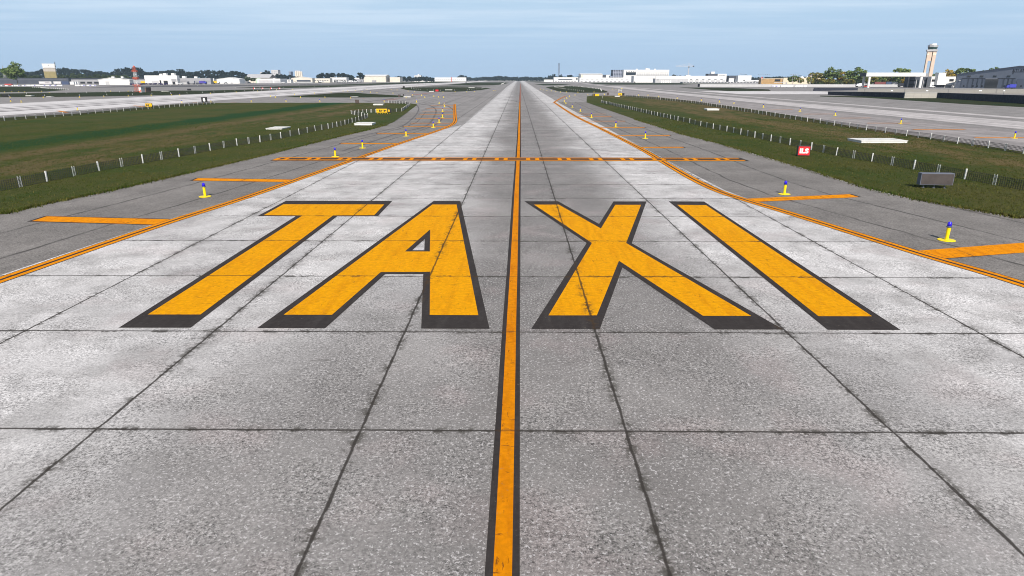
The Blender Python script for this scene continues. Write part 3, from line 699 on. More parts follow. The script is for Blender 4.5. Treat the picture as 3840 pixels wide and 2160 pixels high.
# ------------------------------------------------------------------ fences
def fence(pix, lab, step=None, hgt=.80, dense=.20, ladder=True, postw=.050):
    P = [Vector((*G(*p), 0)) for p in pix]; org = P[0].copy()
    t = thing('low_fence', lab, 'fence', org)
    if step:
        out = [P[0]]
        for a, b in zip(P[:-1], P[1:]):
            L = (b-a).length; n = max(1, round(L/step))
            out += [a+(b-a)*(k/n) for k in range(1, n+1)]
        Q = out
    else: Q = P
    Q = [q-org for q in Q]
    if len(Q) > 96: Q = Q[::2]
    post = MB().bx(-postw, postw, -postw, postw, 0, hgt+.06).build('post', 'post_white', t, Q[0])
    for q in Q[1:]:
        c = post.copy(); COL.objects.link(c); c.parent = t; c.location = q; c.rotation_euler = (random.gauss(0, .025), random.gauss(0, .025), random.gauss(0, .1))
    net = MB()
    for a, b in zip(Q[:-1], Q[1:]):
        d = b-a; L = d.length; n = max(1, int(L/dense)); ang = math.atan2(d.y, d.x)
        for k in range(1, n):
            p = a+d*(k/n); hh = hgt-.03+random.uniform(-.01, .01)
            net.box(p.x, p.y, hh/2, .05, .012, hh, ang)
        for zz in ((.06, .22, .38, .54, .70) if dense < .5 else (.2, .7)):
            m = (a+b)/2; net.box(m.x, m.y, zz, L, .02, .022, ang)
    net.build('mesh_panel', 'wire_grey', t)
    if ladder:
        lp = None
        for a, b in zip(Q[:-1], Q[1:]):
            m = (a+b)/2; d = b-a; ang = math.atan2(d.y, d.x)
            if lp is None:
                mb = MB()
                for s in (-1, 1): mb.bx(s*.13-.02, s*.13+.02, -.02, .02, 0, hgt+.03)
                for k in range(8): mb.bx(-.13, .13, -.012, .012, .06+k*.095, .085+k*.095)
                lp = mb.build('lattice_post', 'lattice_white', t, m); lp.rotation_euler.z = ang
            else:
                c = lp.copy(); COL.objects.link(c); c.parent = t; c.location = m; c.rotation_euler.z = ang
    return t
F1 = [(-260, 775), (-30, 724), (177, 682.4), (372.7, 642), (536.7, 612.7), (672, 588.5), (788.7, 565.7), (889.3, 546.4), (975.7, 533.6), (1054, 519.4), (1122, 505), (1182.5, 492), (1231, 483), (1263.8, 475.8), (1293.6, 468), (1320.8, 459.8), (1346.5, 452.7), (1369, 446), (1379, 441),
      (1356.4, 435.7), (1330.7, 432), (1318, 428), (1346, 425), (1375, 422.7), (1410, 422.7), (1438, 422.2), (1466, 421.7), (1507, 418), (1513.8, 414.3), (1518, 411), (1522.8, 407.4), (1526.9, 404), (1530.6, 401.2), (1534.3, 398), (1538, 395.6), (1521.7, 390.4), (1497.4, 388.8), (1478, 387.8), (1458, 386.9)]
fence(F1, 'low wire fence with white posts along the left shoulder grass')
F2 = [S('z1', *p) for p in ((-310, 1060), (70, 1020), (395, 995), (690, 972), (960, 950), (1215, 930), (1445, 908), (1670, 890), (1870, 876), (2060, 858), (2238, 843), (2405, 830), (2562, 817))] + [S('z2', *p) for p in ((137, 805), (280, 795), (412, 785), (540, 772), (657, 765))]
fence(F2, 'low wire fence with white posts along the pale runway, left')
F6 = [(2263, 357.5), (2259.5, 368), (2255, 385)] + [S('z4', *p) for p in ((1387, 755), (1427, 765), (1467, 772), (1508, 783), (1552, 795), (1599, 807), (1649, 818), (1701, 830), (1757, 845), (1815, 857), (1880, 873), (1948, 890), (2025, 907), (2107, 927), (2194, 947), (2290, 968), (2392, 993), (2504, 1018))] + [(2586, 462), (2627, 473), (2674, 483.5), (2725, 493.5), (2777, 505), (2830, 517)] + [(2890, 530), (2961, 544.5), (3042, 562.8), (3135.7, 584), (3268.5, 607.4), (3425.7, 636), (3616.7, 673), (3850, 718), (4150, 772)]
fence(F6, 'low wire fence with white posts along the right shoulder grass')
F7 = [S('z4', *p) for p in ((1720, 652), (1767, 656), (1821, 660), (1875, 668), (1929, 671), (1987, 676), (2048, 683), (2110, 690), (2173, 697), (2241, 703), (2311, 711), (2386, 718), (2462, 724), (2545, 732))] + [S('z5', *p) for p in ((50, 742), (135, 750), (190, 757), (247, 768), (305, 778), (370, 789), (437, 799), (508, 810), (582, 823), (661, 834), (745, 851), (837, 867), (932, 881), (1034, 896), (1144, 915), (1263, 935), (1390, 955), (1538, 980), (1700, 1004), (1880, 1031), (2072, 1057), (2283, 1092), (2514, 1122))] + [(3247.4, 489), (3318.8, 498.5), (3398, 511), (3488.6, 523), (3589.5, 540.7), (3704.5, 556), (3837, 577.8), (4020, 603)]
fence(F7, 'low wire fence with white posts beyond the right grass field')
fence([S('z1', *p) for p in ((-200, 625), (400, 618), (1000, 607), (1600, 596), (2000, 585), (2450, 583))], 'low far fence around the red and white mast', 14, dense=1.0, ladder=False)
fence([S('z1', *p) for p in ((140, 655), (1200, 648), (2000, 628), (2576, 615))] + [S('z2', *p) for p in ((480, 600), (1250, 568), (1600, 555))], 'low far fence between the pale runway and the mast', 14, dense=1.0, ladder=False)
fence([S('z2', *p) for p in ((0, 492), (800, 488), (1800, 478), (2576, 462))], 'low far fence in front of the left hangars', 30, dense=2.0, ladder=False)
fence([S('z2', *p) for p in ((980, 525), (1700, 520), (2576, 503))], 'low far fence behind the four small red signs', 24, dense=2.0, ladder=False)
fence([S('z3', *p) for p in ((1150, 512), (1060, 518), (1060, 538), (1200, 555), (1500, 568), (1900, 560), (2120, 535), (2160, 522))], 'low fence of small white posts on the oval dark island', 12, dense=1.0, ladder=False)
fence([S('z3', *p) for p in ((2410, 470), (2450, 455), (2460, 442))], 'low fence of white posts at the far dark island tip', 8, dense=1.0, ladder=False, postw=.22)
fence([S('z4', *p) for p in ((640, 510), (700, 500), (850, 500), (1050, 510), (1330, 545), (1352, 572))], 'low white fence round the back of the small right island', 11, dense=1.0, ladder=False, postw=.12)
fence([S('z4', *p) for p in ((640, 512), (700, 528), (850, 550), (1080, 578))], 'low fence of tiny white posts inside the small right island', 9, dense=1.0, ladder=False)
fence([S('e', *p) for p in ((880, 705), (1100, 715), (1300, 735), (1550, 750), (1830, 768))], 'double row of tiny white posts on the far left grass', 9, dense=2.0, ladder=False, postw=.2)

# ------------------------------------------------------------------ white slabs (service pits)
def slab(pl, pr, ptop, depth, lab, lids=0, cap=True):
    x0, y0 = G(*pl); x1, y1 = G(*pr); Y = (y0+y1)/2; h = max(.12, at((pl[0]+pr[0])/2, ptop, Y)[1]); w = x1-x0
    t = thing('concrete_slab', lab, 'concrete slab', ((x0+x1)/2, Y, .02), group='white concrete slabs in the grass')
    MB().bx(-w/2, w/2, 0, depth, 0, h*.82).build('body', 'tank_white', t)
    MB().bx(-w/2-.06, w/2+.06, -.06, depth+.06, h*.82, h).build('rim', 'tank_white', t)
    for k in range(lids):
        MB().lathe([(w*.07, h), (w*.07, h+.03), (w*.05, h+.04)], 14, -w/2+w*(k+.5)/lids, depth*.5).build('lid', 'lid_grey', t)
slab(S('b4', 265, 645), S('b4', 615, 645), S('b4', 0, 603)[1], 3.2, 'white concrete slab inside the left fence, nearest the yellow sign', 2)
slab(S('n', 105, 444), S('n', 255, 446), S('n', 0, 434)[1], 4.2, 'low white slab in the brown left grass beyond the fence', 5)
slab(S('b4', 640, 240), S('b4', 835, 240), S('b4', 0, 215)[1], 2.5, 'white slab behind the yellow and black sign, by the fence corner')
slab(S('z5', 370, 862), S('z5', 550, 862), S('z5', 0, 838)[1], 3.0, 'plain white slab in the middle of the right grass field')
slab(S('d', 752, 506), S('d', 1105, 504), S('d', 0, 485)[1], 3.6, 'large white slab with four round lids in the right grass', 4)
slab(S('z4', 1553, 655), S('z4', 1628, 655), S('z4', 0, 643)[1], 2.0, 'small white slab between the two yellow signs on the right')
slab(S('z3', 940, 663), S('z3', 1045, 663), S('z3', 0, 651)[1], 2.0, 'white slab at the tip of the dark green wedge')
slab(S('z3', 150, 660), S('z3', 245, 660), S('z3', 0, 654)[1], 2.0, 'thin white slab at the front of the dark green wedge')
slab(S('z3', 1565, 556), S('z3', 1675, 556), S('z3', 0, 547)[1], 2.0, 'long white slab in the middle of the oval dark island')
slab(S('z3', 1325, 578), S('z3', 1395, 578), S('z3', 0, 569)[1], 2.0, 'white slab left of the small red sign on the oval island')
slab(S('z3', 1920, 523), S('z3', 2010, 523), S('z3', 0, 516)[1], 2.0, 'white slab at the back right of the oval island')
slab(S('z4', 705, 500), S('z4', 790, 500), S('z4', 0, 494)[1], 2.0, 'white slab at the back of the small right island')
slab(S('z1', 385, 648), S('z1', 475, 648), S('z1', 0, 636)[1], 2.0, 'white slab between the far left fences beside the black box')
slab(S('z1', 695, 660), S('z1', 775, 660), S('z1', 0, 653)[1], 2.0, 'white slab by the far left fence, right of the other one')
slab(S('z1', 2430, 575), S('z1', 2545, 575), S('z1', 0, 569)[1], 2.0, 'thin white slab right of the red and white mast')

# ------------------------------------------------------------------ signs
def sign(name, pl, pr, ptop, lab, panels, thick=.32, legs=3, rz=0.0, leg_h=.22, frame='sign_black', cat='sign', legm='light_yellow'):
    "panels: (fraction0, fraction1, face material, text, text material, text height)"
    x0, y0 = G(*pl); x1, y1 = G(*pr); Y = (y0+y1)/2; w = (x1-x0)/max(.3, math.cos(rz)); top = at((pl[0]+pr[0])/2, ptop, Y)[1]
    t = thing(name, lab, cat, ((x0+x1)/2, Y, .02), rz); zb = top*leg_h; h = top-zb
    MB().bx(-w/2-.03, w/2+.03, 0, thick, zb-.02, top+.03).build('housing', frame, t)
    for a, b, m, txt, tm, th in panels:
        xa, xb = -w/2+w*a, -w/2+w*b
        f = MB().bx(xa+.015, xb-.015, -.02, 0, zb+.02, top-.02).build('face', m, t)
        if txt: lettering(txt, 1.0, tm, f, ((xa+xb)/2, -.025, (zb+top)/2), width=(xb-xa)*(.76 if len(txt) > 1 else .45), height=h*th, bold=.05)
    for k in range(legs):
        x = -w/2 + w*(k+.5)/legs
        MB().lathe([(.10, 0), (.10, .02), (.035, .03), (.03, zb)], 8, x, thick/2).build('leg', legm, t)
    return t
sign('taxiway_sign', S('b4', 708, 412), S('b4', 1000, 412), S('b4', 0, 310)[1], 'yellow and black direction sign reading B3 B4 and B behind the left fence',
     [(0, .755, 'sign_yellow', '\u00b7 B3 \u2196 B4' if False else None, None, .55), (.755, 1, 'sign_black', 'B', 'sign_yellow', .55)], legs=6)
ts = [o for o in COL.objects if o.name.startswith('taxiway_sign')][-1]
fc = [c for c in ts.children if c.name.startswith('face')][0]
bbx = [v.co for v in fc.data.vertices]; fx0, fx1 = min(v.x for v in bbx), max(v.x for v in bbx); fz0, fz1 = min(v.z for v in bbx), max(v.z for v in bbx); fw_, fh_ = fx1-fx0, fz1-fz0
for txt, cx, ww in (('B3', .37, .27), ('B4', .80, .27)): lettering(txt, 1, 'sign_black', fc, (fx0+fw_*cx, -.025, (fz0+fz1)/2), width=fw_*ww, height=fh_*.58, bold=.06)
def arrow(parent, cx, cz, s, ang):
    m = MB(); c, n = math.cos(ang), math.sin(ang)
    def tr(p): return (cx+(p[0]*c-p[1]*n)*s, cz+(p[0]*n+p[1]*c)*s)
    m.prism([tr(p) for p in ((-.5, -.08), (.1, -.08), (.1, .08), (-.5, .08))], -.035, -.02)
    m.prism([tr(p) for p in ((.05, -.3), (.5, 0), (.05, .3))], -.035, -.02)
    m.build('arrow', 'sign_black', parent)
arrow(fc, fx0+fw_*.09, (fz0+fz1)/2, fh_*.42, math.pi); arrow(fc, fx0+fw_*.585, (fz0+fz1)/2+fh_*.08, fh_*.42, math.pi*.72)
sign('taxiway_sign', S('z1', 2203, 838), S('z1', 2300, 838), S('z1', 0, 757)[1], 'small yellow sign reading B3 at the left fence', [(0, .68, 'sign_yellow', 'B3', 'sign_black', .5), (.68, 1, 'sign_yellow', '-', 'sign_black', .10)], legs=2, leg_h=.36)
sign('distance_sign', S('z2', 472, 762), S('z2', 553, 762), S('z2', 0, 664)[1], 'black square sign with a big white 8 at the left fence end', [(0, 1, 'sign_black', '8', 'sign_white', .66)], legs=2, leg_h=.22)
sign('red_sign', S('d', 238, 612), S('d', 327, 612), S('d', 0, 532)[1], 'red sign reading ILS in white letters by the right fence', [(0, 1, 'sign_red', 'ILS', 'sign_white', .56)], thick=.45, legs=2, leg_h=.10, rz=-.12, frame='steel_dark', legm='steel_dark')
sign('blank_sign', S('d', 1224, 872), S('d', 1452, 868), S('d', 0, 752)[1], 'blank grey metal board on short legs in the right grass', [(0, 1, 'sheet_steel', None, None, 0)], thick=.50, legs=3, leg_h=.26, frame='steel_edge', rz=-.08, legm='steel_edge', cat='sign back')
sign('blank_sign', S('b4', 285, 208), S('b4', 355, 208), S('b4', 0, 132)[1], 'dark brown back of a sign at the rear of the left grass', [(0, 1, 'sign_brown', None, None, 0)], thick=.6, legs=2, leg_h=.12, frame='sheet_steel', rz=.25, cat='sign back', legm='steel_dark')
sign('blank_sign', S('b4', 1145, 78), S('b4', 1188, 78), S('b4', 0, 26)[1], 'small dark sign back on the tip of the green wedge', [(0, 1, 'sign_brown', None, None, 0)], thick=.5, legs=2, leg_h=.12, frame='steel_dark', cat='sign back', legm='steel_dark')
sign('blank_sign', S('b4', 1238, 68), S('b4', 1262, 68), S('b4', 0, 14)[1], 'narrow pale sign back right of the small dark one', [(0, 1, 'sheet_steel', None, None, 0)], thick=.4, legs=1, leg_h=.25, frame='steel_edge', cat='sign back', legm='steel_dark')
sign('taxiway_sign', S('z3', 1422, 578), S('z3', 1466, 578), S('z3', 0, 548)[1], 'small red sign on the oval dark island', [(0, 1, 'sign_red', None, None, 0)], legs=2, leg_h=.12, legm='steel_dark')
sign('taxiway_sign', S('z4', 1220, 650), S('z4', 1310, 648), S('z4', 0, 613)[1], 'black and yellow sign at the left corner of the right grass', [(0, .36, 'sign_black', 'A', 'sign_yellow', .4), (.38, 1, 'sign_yellow', '-', 'sign_black', .15)], legs=3, leg_h=.12)
sign('taxiway_sign', S('z4', 1603, 640), S('z4', 1695, 640), S('z4', 0, 603)[1], 'yellow and black sign at the back of the right grass', [(0, .63, 'sign_yellow', "'", 'sign_black', .3), (.66, 1, 'sign_black', None, None, 0)], legs=3, leg_h=.12)
sign('blank_sign', S('z4', 1433, 636), S('z4', 1461, 636), S('z4', 0, 596)[1], 'narrow dark sign back beside the white fence corner on the right', [(0, 1, 'sign_brown', None, None, 0)], thick=.4, legs=1, leg_h=.12, frame='sheet_steel', cat='sign back', legm='steel_dark')
sign('distance_sign', S('z1', 32, 654), S('z1', 138, 654), S('z1', 0, 622)[1], 'wide black box between the far left fences', [(0, 1, 'sign_black', None, None, 0)], thick=.8, legs=2, leg_h=.08, legm='steel_dark')
sign('distance_sign', S('z2', 252, 562), S('z2', 303, 562), S('z2', 0, 535)[1], 'small black box on the grass beyond the pale runway', [(0, 1, 'sign_black', None, None, 0)], thick=.8, legs=2, leg_h=.12, legm='steel_dark')
sign('distance_sign', S('z3', 928, 524), S('z3', 956, 524), S('z3', 0, 496)[1], 'small black sign at the left tip of the oval island', [(0, 1, 'sign_black', None, None, 0)], thick=.6, legs=2, leg_h=.12, legm='steel_dark')
sign('distance_sign', S('z3', 1875, 451), S('z3', 1890, 451), S('z3', 0, 437)[1], 'tiny black sign near the far dark island', [(0, 1, 'sign_black', None, None, 0)], thick=.6, legs=1, leg_h=.12, legm='steel_dark')
for i, x in enumerate((1262, 1388, 1515, 1643)):
    sign('runway_sign', S('z2', x-12, 546), S('z2', x+12, 546), S('z2', 0, 520)[1], 'little red and white board beyond the pale runway, %s from the left' % ORD[i], [(0, .5, 'sign_red', None, None, 0), (.5, 1, 'sign_white', None, None, 0)], legs=1, leg_h=.3, frame='sign_red')['group'] = 'small red boards'
# pipework stand by the right yellow sign
x, y = G(*S('z4', 1630, 590)); t = thing('sensor_frame', 'pale yellow tubular stand behind the right yellow sign', 'sensor stand', (x, y, .02)); m = MB()
for a, b in (((-1.0, 0, 0), (-1.0, 0, 1.6)), ((1.0, 0, 0), (1.0, 0, 2.2)), ((-1, 0, 1.1), (1, 0, 1.1)), ((-1, 0, 1.6), (1, 0, 2.2))): m.bar(a, b, .10)
m.build('frame', 'lattice_white', t); MB().box(1.0, 0, 2.3, .5, .4, .3).build('sensor_head', 'light_yellow', t)
# thick white gate leaning at the right fence corner is the fence seen end-on

# ------------------------------------------------------------------ walls and screens on the right
def wall_px(name, lab, pa, pb, topa, topb, mat, thick=.5, cat='wall', coping=None):
    xa, ya = G(*pa); xb, yb = G(*pb); ha = at(pa[0], topa, ya)[1]; hb = at(pb[0], topb, yb)[1]
    t = thing(name, lab, cat, (xa, ya, 0)); L = math.hypot(xb-xa, yb-ya); t.rotation_euler.z = math.atan2(yb-ya, xb-xa)
    MB().prism([(0, 0), (L, 0), (L, hb), (0, ha)], 0, thick).build('panel', mat, t)
    if coping: MB().prism([(0, ha+.004), (L, hb+.004), (L, hb+.16), (0, ha+.16)], -.08, thick+.08).build('coping', coping, t)
    else:
        m = MB(); n = max(2, int(L/12))
        for k in range(n+1): m.bx(min(L-.12, max(0, L*k/n-.06)), min(L, max(.12, L*k/n+.06)), thick+.01, thick+.16, 0, min(ha, hb)*.96)
        m.build('stiffener', 'steel_dark', t)
    return t
wall_px('noise_screen', 'dark navy screen wall, the farther short one above the pale strip', (3052, 341.3), (3216, 338.0), 328.9, 330.2, 'dark_screen', .4)
wall_px('noise_screen', 'long dark navy screen wall left of the pale block wall', (3104, 355.5), (3393, 368.0), 343.2, 347.0, 'dark_screen', .4)
wall_px('noise_screen', 'long dark navy screen wall right of the pale block wall, running out of frame', (3512, 367.0), (3960, 398), 347.5, 361.5, 'dark_screen', .4)
wall_px('block_wall', 'long pale block wall in front of the blue hangar', (3216, 343), (3900, 352.5), 334.0, 334.0, 'block_wall', .5, coping='pale_grey')
wall_px('block_wall', 'short taller pale block panel between two dark screens', (3391, 368.3), (3511, 368.3), 346.5, 346.5, 'block_wall', .6, coping='pale_grey')
wall_px('concrete_wall', 'long grey concrete wall behind the row of cargo boxes on the right', (2624, 325.6), (3440, 325.8), 315.8, 317.2, 'pale_grey', .6, coping='pale_grey')
wall_px('noise_screen', 'dark end panel at the left end of the grey concrete wall', (2616, 325.4), (2623, 325.6), 315.0, 315.0, 'dark_screen', .6)
for i, (a, b) in enumerate(((565, 595), (1095, 1130), (1900, 1940), (2265, 2290))):
    pl, pr = S('z6', a, 812), S('z6', b, 812); Y = 375 - i*8
    x0, z0 = at(pl[0], pl[1], Y); x1, z1 = at(pr[0], S('z6', 0, 797)[1], Y)
    t = thing('light_stand_in', 'small white panel standing for a light before the pale block wall, %s from the left' % ORD[i], 'light stand-in', ((x0+x1)/2, Y, 0), group='white boards at the block wall')  # white panels stand in for small lights on the wall
    MB().bx(-(x1-x0)/2, (x1-x0)/2, -.06, 0, max(.3, z0), z1).build('panel', 'sign_white', t); MB().bx(-.05, .05, 0, .08, 0, z1).build('post', 'steel_edge', t)

# ------------------------------------------------------------------ trees
def crown_np(seed, rx, rz, zc, n_clump=26, n_leaf=70, leaf=.5, squash=1.0):
    r = np.random.default_rng(seed); V = []; Fc = []
    for c in range(n_clump):
        u = r.normal(size=3); u /= np.linalg.norm(u); q = r.uniform(.35, 1.0)**.6
        ctr = np.array([u[0]*rx*q, u[1]*rx*q, zc+u[2]*rz*q*(1.0 if u[2] > 0 else .8)]); cr = rx*r.uniform(.22, .40)
        d = r.normal(size=(n_leaf, 3)); d /= np.linalg.norm(d, axis=1)[:, None]; p = ctr + d*cr*(r.uniform(.2, 1, (n_leaf, 1))**.5)*np.array([1, 1, .75])
        V.append(p)
    P = np.concatenate(V); n = len(P)
    a = r.normal(size=(n, 3)); a /= np.linalg.norm(a, axis=1)[:, None]; b = r.normal(size=(n, 3)); b -= a*(a*b).sum(1)[:, None]; b /= np.linalg.norm(b, axis=1)[:, None]
    s = leaf*r.uniform(.5, 1.1, (n, 1)); a = a*s; b = b*s*.7
    verts = np.stack([P-a-b*.4, P+b, P+a-b*.3, P-b], 1).reshape(-1, 3)
    return verts, np.arange(n*4).reshape(n, 4)
def mesh_np(name, verts, faces, mat):
    me = bpy.data.meshes.new(name); me.from_pydata(verts.tolist(), [], faces.tolist()); me.materials.append(MATS[mat]); return me
VAR = {}
def tree_meshes(kind, k):
    if (kind, k) in VAR: return VAR[(kind, k)]
    r = random.Random(k*13+5)
    v, f = crown_np(k*7+3, .36, .36, .62, 30, 60, .045)
    cm = mesh_np('crown', v, f, {'green': 'leaf_green', 'olive': 'leaf_olive', 'orange': 'leaf_orange', 'dark': 'leaf_dark', 'mid': 'leaf_mid'}[kind])
    m = MB(); m.bar((0, 0, 0), (.01, .01, .32), .022, .015, 7); m.bar((.01, .01, .30), (-.01, 0, .62), .015, .006, 6)
    for q in range(6):
        an = r.uniform(0, 6.28); z0 = r.uniform(.28, .5); m.bar((0, 0, z0), (.24*math.cos(an), .24*math.sin(an), z0+r.uniform(.12, .28)), .009, .003, 5)
    tmp = m.build('trunk', 'bark'); tm = tmp.data; bpy.data.objects.remove(tmp)
    VAR[(kind, k)] = (cm, tm); return VAR[(kind, k)]
tcount = [0]
def tree(kind, pxc, pbase, ptop, pwid, lab, Y=None, group=None, name='tree'):
    if Y is None: Y = G(pxc, pbase)[1]
    x, _ = at(pxc, pbase, Y); h = at(pxc, ptop, Y)[1]; w = pwid/FPX*Y
    tcount[0] += 1; cm, tm = tree_meshes(kind, tcount[0] % 4)
    t = thing(name, lab, 'tree', (x, Y, 0), group=group)
    for nm, me in (('trunk', tm), ('crown', cm)):
        o = bpy.data.objects.new(nm, me); COL.objects.link(o); o.parent = t
        s = w/.68 if nm == 'crown' else h*.9
        o.scale = (s, s, h) ; o.rotation_euler.z = random.uniform(0, 6.28) if nm == 'crown' else 0
    return t
tree('green', 68, 322.5, 236, 66, 'tall bushy green tree in front of the dark left building')
gt = 'trees behind the right hand canopy'
YR = 760
tree('green', S('z5', 1660, 0)[0], 316, S('z5', 0, 325)[1], 36, 'round green tree right of the timber clad building', 800)
tree('olive', S('z5', 1772, 0)[0], 316, S('z5', 0, 362)[1], 20, 'small yellow green tree before the tan wall', 790)
tree('olive', S('z5', 2010, 0)[0], 317, S('z5', 0, 286)[1], 56, 'olive tree at the right end of the tan wall', 780)
tree('green', S('z5', 2235, 0)[0], 317, S('z5', 0, 218)[1], 58, 'tall green tree left of the orange one', 770)
tree('orange', S('z5', 2385, 0)[0], 317, S('z5', 0, 262)[1], 36, 'orange tinted tree between two tall green ones', 775)
tree('green', S('z6', 10, 0)[0], 318, S('z6', 0, 452)[1], 66, 'tall dark green tree left of the white canopy', 760)
tree('olive', S('z5', 1915, 0)[0], 317, S('z5', 0, 362)[1], 24, 'low yellow green tree left of the olive one', 765)
tree('olive', S('z5', 2200, 0)[0], 318, S('z5', 0, 385)[1], 44, 'low olive bush tree under the tall green tree', 750)
tree('olive', S('z5', 2500, 0)[0], 318, S('z5', 0, 380)[1], 40, 'low yellow green tree near the left canopy column', 748)
tree('olive', S('z6', 270, 0)[0], 320, S('z6', 0, 575)[1], 36, 'yellow green tree seen under the canopy by its left columns', 740)
tree('green', S('z6', 395, 0)[0], 320, S('z6', 0, 560)[1], 34, 'green tree seen under the middle of the canopy', 745)
tree('olive', S('z6', 520, 0)[0], 320, S('z6', 0, 570)[1], 40, 'olive tree seen under the canopy, right of its middle', 748)
tree('green', S('z6', 695, 0)[0], 320, S('z6', 0, 450)[1], 54, 'green tree rising above the white canopy', 735)
tree('orange', S('z6', 765, 0)[0], 321, S('z6', 0, 610)[1], 22, 'small orange tree beside the grey glass block', 720)
tree('green', S('z6', 1225, 0)[0], 320, S('z6', 0, 530)[1], 26, 'small dark green tree right of the control tower', 745)
tree('orange', S('z6', 1405, 0)[0], 320, S('z6', 0, 492)[1], 44, 'orange tree behind the white building', 740)
tree('green', S('z6', 1640, 0)[0], 320, S('z6', 0, 447)[1], 68, 'broad green tree behind the left slope of the blue hangar', 738)
tree('green', S('z6', 1895, 0)[0], 320, S('z6', 0, 497)[1], 26, 'tree top just showing over the blue hangar roof', 760)
tree('green', S('z6', 2085, 0)[0], 320, S('z6', 0, 445)[1], 38, 'green tree top above the middle of the blue hangar roof', 765)
# hangar side trees on the left
tree('mid', S('z2', 1165, 0)[0], 312, S('z2', 0, 348)[1], 20, 'small round tree beside the green shed, left one')
tree('mid', S('z2', 1248, 0)[0], 312, S('z2', 0, 365)[1], 19, 'small round tree beside the green shed, right one', G(950, 312)[1]+12)
tree('dark', S('z2', 1455, 0)[0], 308, S('z2', 0, 257)[1], 34, 'dark tree above the grey hangar roof', 1500)
tree('dark', S('z3', 295, 0)[0], 304, S('z3', 0, 288)[1], 25, 'dark round tree left of the tan hangar', 1500)
tree('dark', S('z3', 1825, 0)[0], 304, S('z3', 0, 330)[1], 33, 'broad dark tree behind the long white shed', 2300)
for i, (x, y, w) in enumerate(((557, 328, 8), (583, 326, 8), (630, 311, 13), (735, 320, 15), (873, 318, 20), (995, 347, 8))):
    tree('dark', S('z4', x, 0)[0], 304, S('z4', 0, y)[1], w, 'far dark tree over the low white terminal, %s from the left' % ORD[i], 2100, 'far trees over the terminal')
for i, (x, y, w) in enumerate(((90, 318, 40), (470, 330, 34), (560, 325, 34), (930, 318, 30), (1020, 322, 24), (1130, 300, 24), (1250, 300, 30), (1360, 330, 22), (1480, 310, 28), (1600, 320, 24), (1710, 322, 26), (1790, 330, 24), (1900, 325, 30), (2050, 335, 28))):
    tree('mid', S('z1', x, 0)[0], 311, S('z1', 0, y)[1], w, 'lighter green tree before the dark left wood, %s from the left' % ORD[i], 1250+random.uniform(-20, 40), 'lighter trees before the left wood')

# woods: each a mass nobody could count
def wood(prof, Y, lab, mat, rows=3, gap=34, spread=60, seed=1, n_leaf=46, leaf=1.3):
    r = np.random.default_rng(seed); V = []
    px = [p[0] for p in prof]; py = [p[1] for p in prof]
    for row in range(rows):
        Yr = Y + row*spread
        x = px[0] + r.uniform(0, gap*.5)
        while x < px[-1]:
            top = np.interp(x, px, py) + (r.uniform(0, 2.2) if row == 0 else r.uniform(1.5, 7))
            X, h = at(x, top, Yr); X += r.uniform(-2, 2); wd = r.uniform(4, 7.5)
            nc = 9
            for c in range(nc):
                u = r.normal(size=3); u /= np.linalg.norm(u)
                zc = h*r.uniform(.15, 1)**.7
                cr = wd*r.uniform(.35, .55); ctr = np.array([X+u[0]*wd*.6, Yr+u[1]*wd*.6, min(zc, h-cr*.6)])
                d = r.normal(size=(n_leaf, 3)); d /= np.linalg.norm(d, axis=1)[:, None]
                V.append(ctr + d*cr*(r.uniform(.3, 1, (n_leaf, 1))**.5)*np.array([1, 1, .8]))
            x += gap*r.uniform(.5, 1.1)*FPX/Yr/FPX*100/10*.1*10 if False else r.uniform(.55, 1.0)*wd*1.5/Yr*FPX
    P = np.concatenate(V); P[:, 2] = np.maximum(P[:, 2], .3); n = len(P)
    a = r.normal(size=(n, 3)); a /= np.linalg.norm(a, axis=1)[:, None]; b = r.normal(size=(n, 3)); b -= a*(a*b).sum(1)[:, None]; b /= np.linalg.norm(b, axis=1)[:, None]
    s = leaf*r.uniform(.5, 1.2, (n, 1)); a *= s; b *= s*.75
    me = mesh_np('woodland', np.stack([P-a-b*.4, P+b, P+a-b*.3, P-b], 1).reshape(-1, 3), np.arange(n*4).reshape(n, 4), mat)
    o = bpy.data.objects.new('woodland', me); COL.objects.link(o)
    return tag(o, lab, 'woodland', kind='stuff')
z1p = ((-300, 240), (0, 228), (70, 235), (120, 240), (180, 262), (300, 275), (430, 272), (500, 262), (570, 262), (640, 225), (700, 230), (850, 235), (950, 215), (1000, 222), (1150, 235), (1280, 245), (1400, 262), (1500, 265), (1600, 280), (1690, 295), (1720, 250), (1780, 235), (1850, 210), (1960, 215), (2050, 205), (2120, 215), (2180, 270), (2200, 292), (2260, 280), (2350, 262), (2450, 265), (2576, 250))
z2p = ((100, 235), (180, 240), (200, 270), (280, 280), (400, 270), (450, 250), (550, 250), (680, 265), (780, 250), (850, 280), (900, 265), (1000, 265), (1060, 280), (1120, 305), (1180, 325))
wood([S('z1', *p) for p in z1p] + [S('z2', *p) for p in z2p], 1700, 'dark blue green wood behind the left hangars', 'leaf_dark', 3, seed=3)
wood([S('z2', *p) for p in ((1530, 303), (1620, 312), (1680, 320), (1780, 320), (1830, 342), (1900, 352), (2050, 358))], 1750, 'small dark wood between the grey hangar and the far silos', 'leaf_dark', 2, seed=4)
wood([S('z2', *p) for p in ((2180, 352), (2220, 302), (2350, 292), (2440, 296), (2576, 290))] + [S('z3', *p) for p in ((0, 290), (100, 310), (200, 345))], 1750, 'dark wood left of the tan hangar', 'leaf_dark', 2, seed=5)
wood([S('z3', *p) for p in ((750, 362), (850, 342), (920, 347), (980, 360), (1020, 342), (1070, 370), (1240, 347), (1300, 352), (1400, 366))], 1900, 'thin dark wood right of the tan hangar', 'leaf_dark', 2, seed=6)
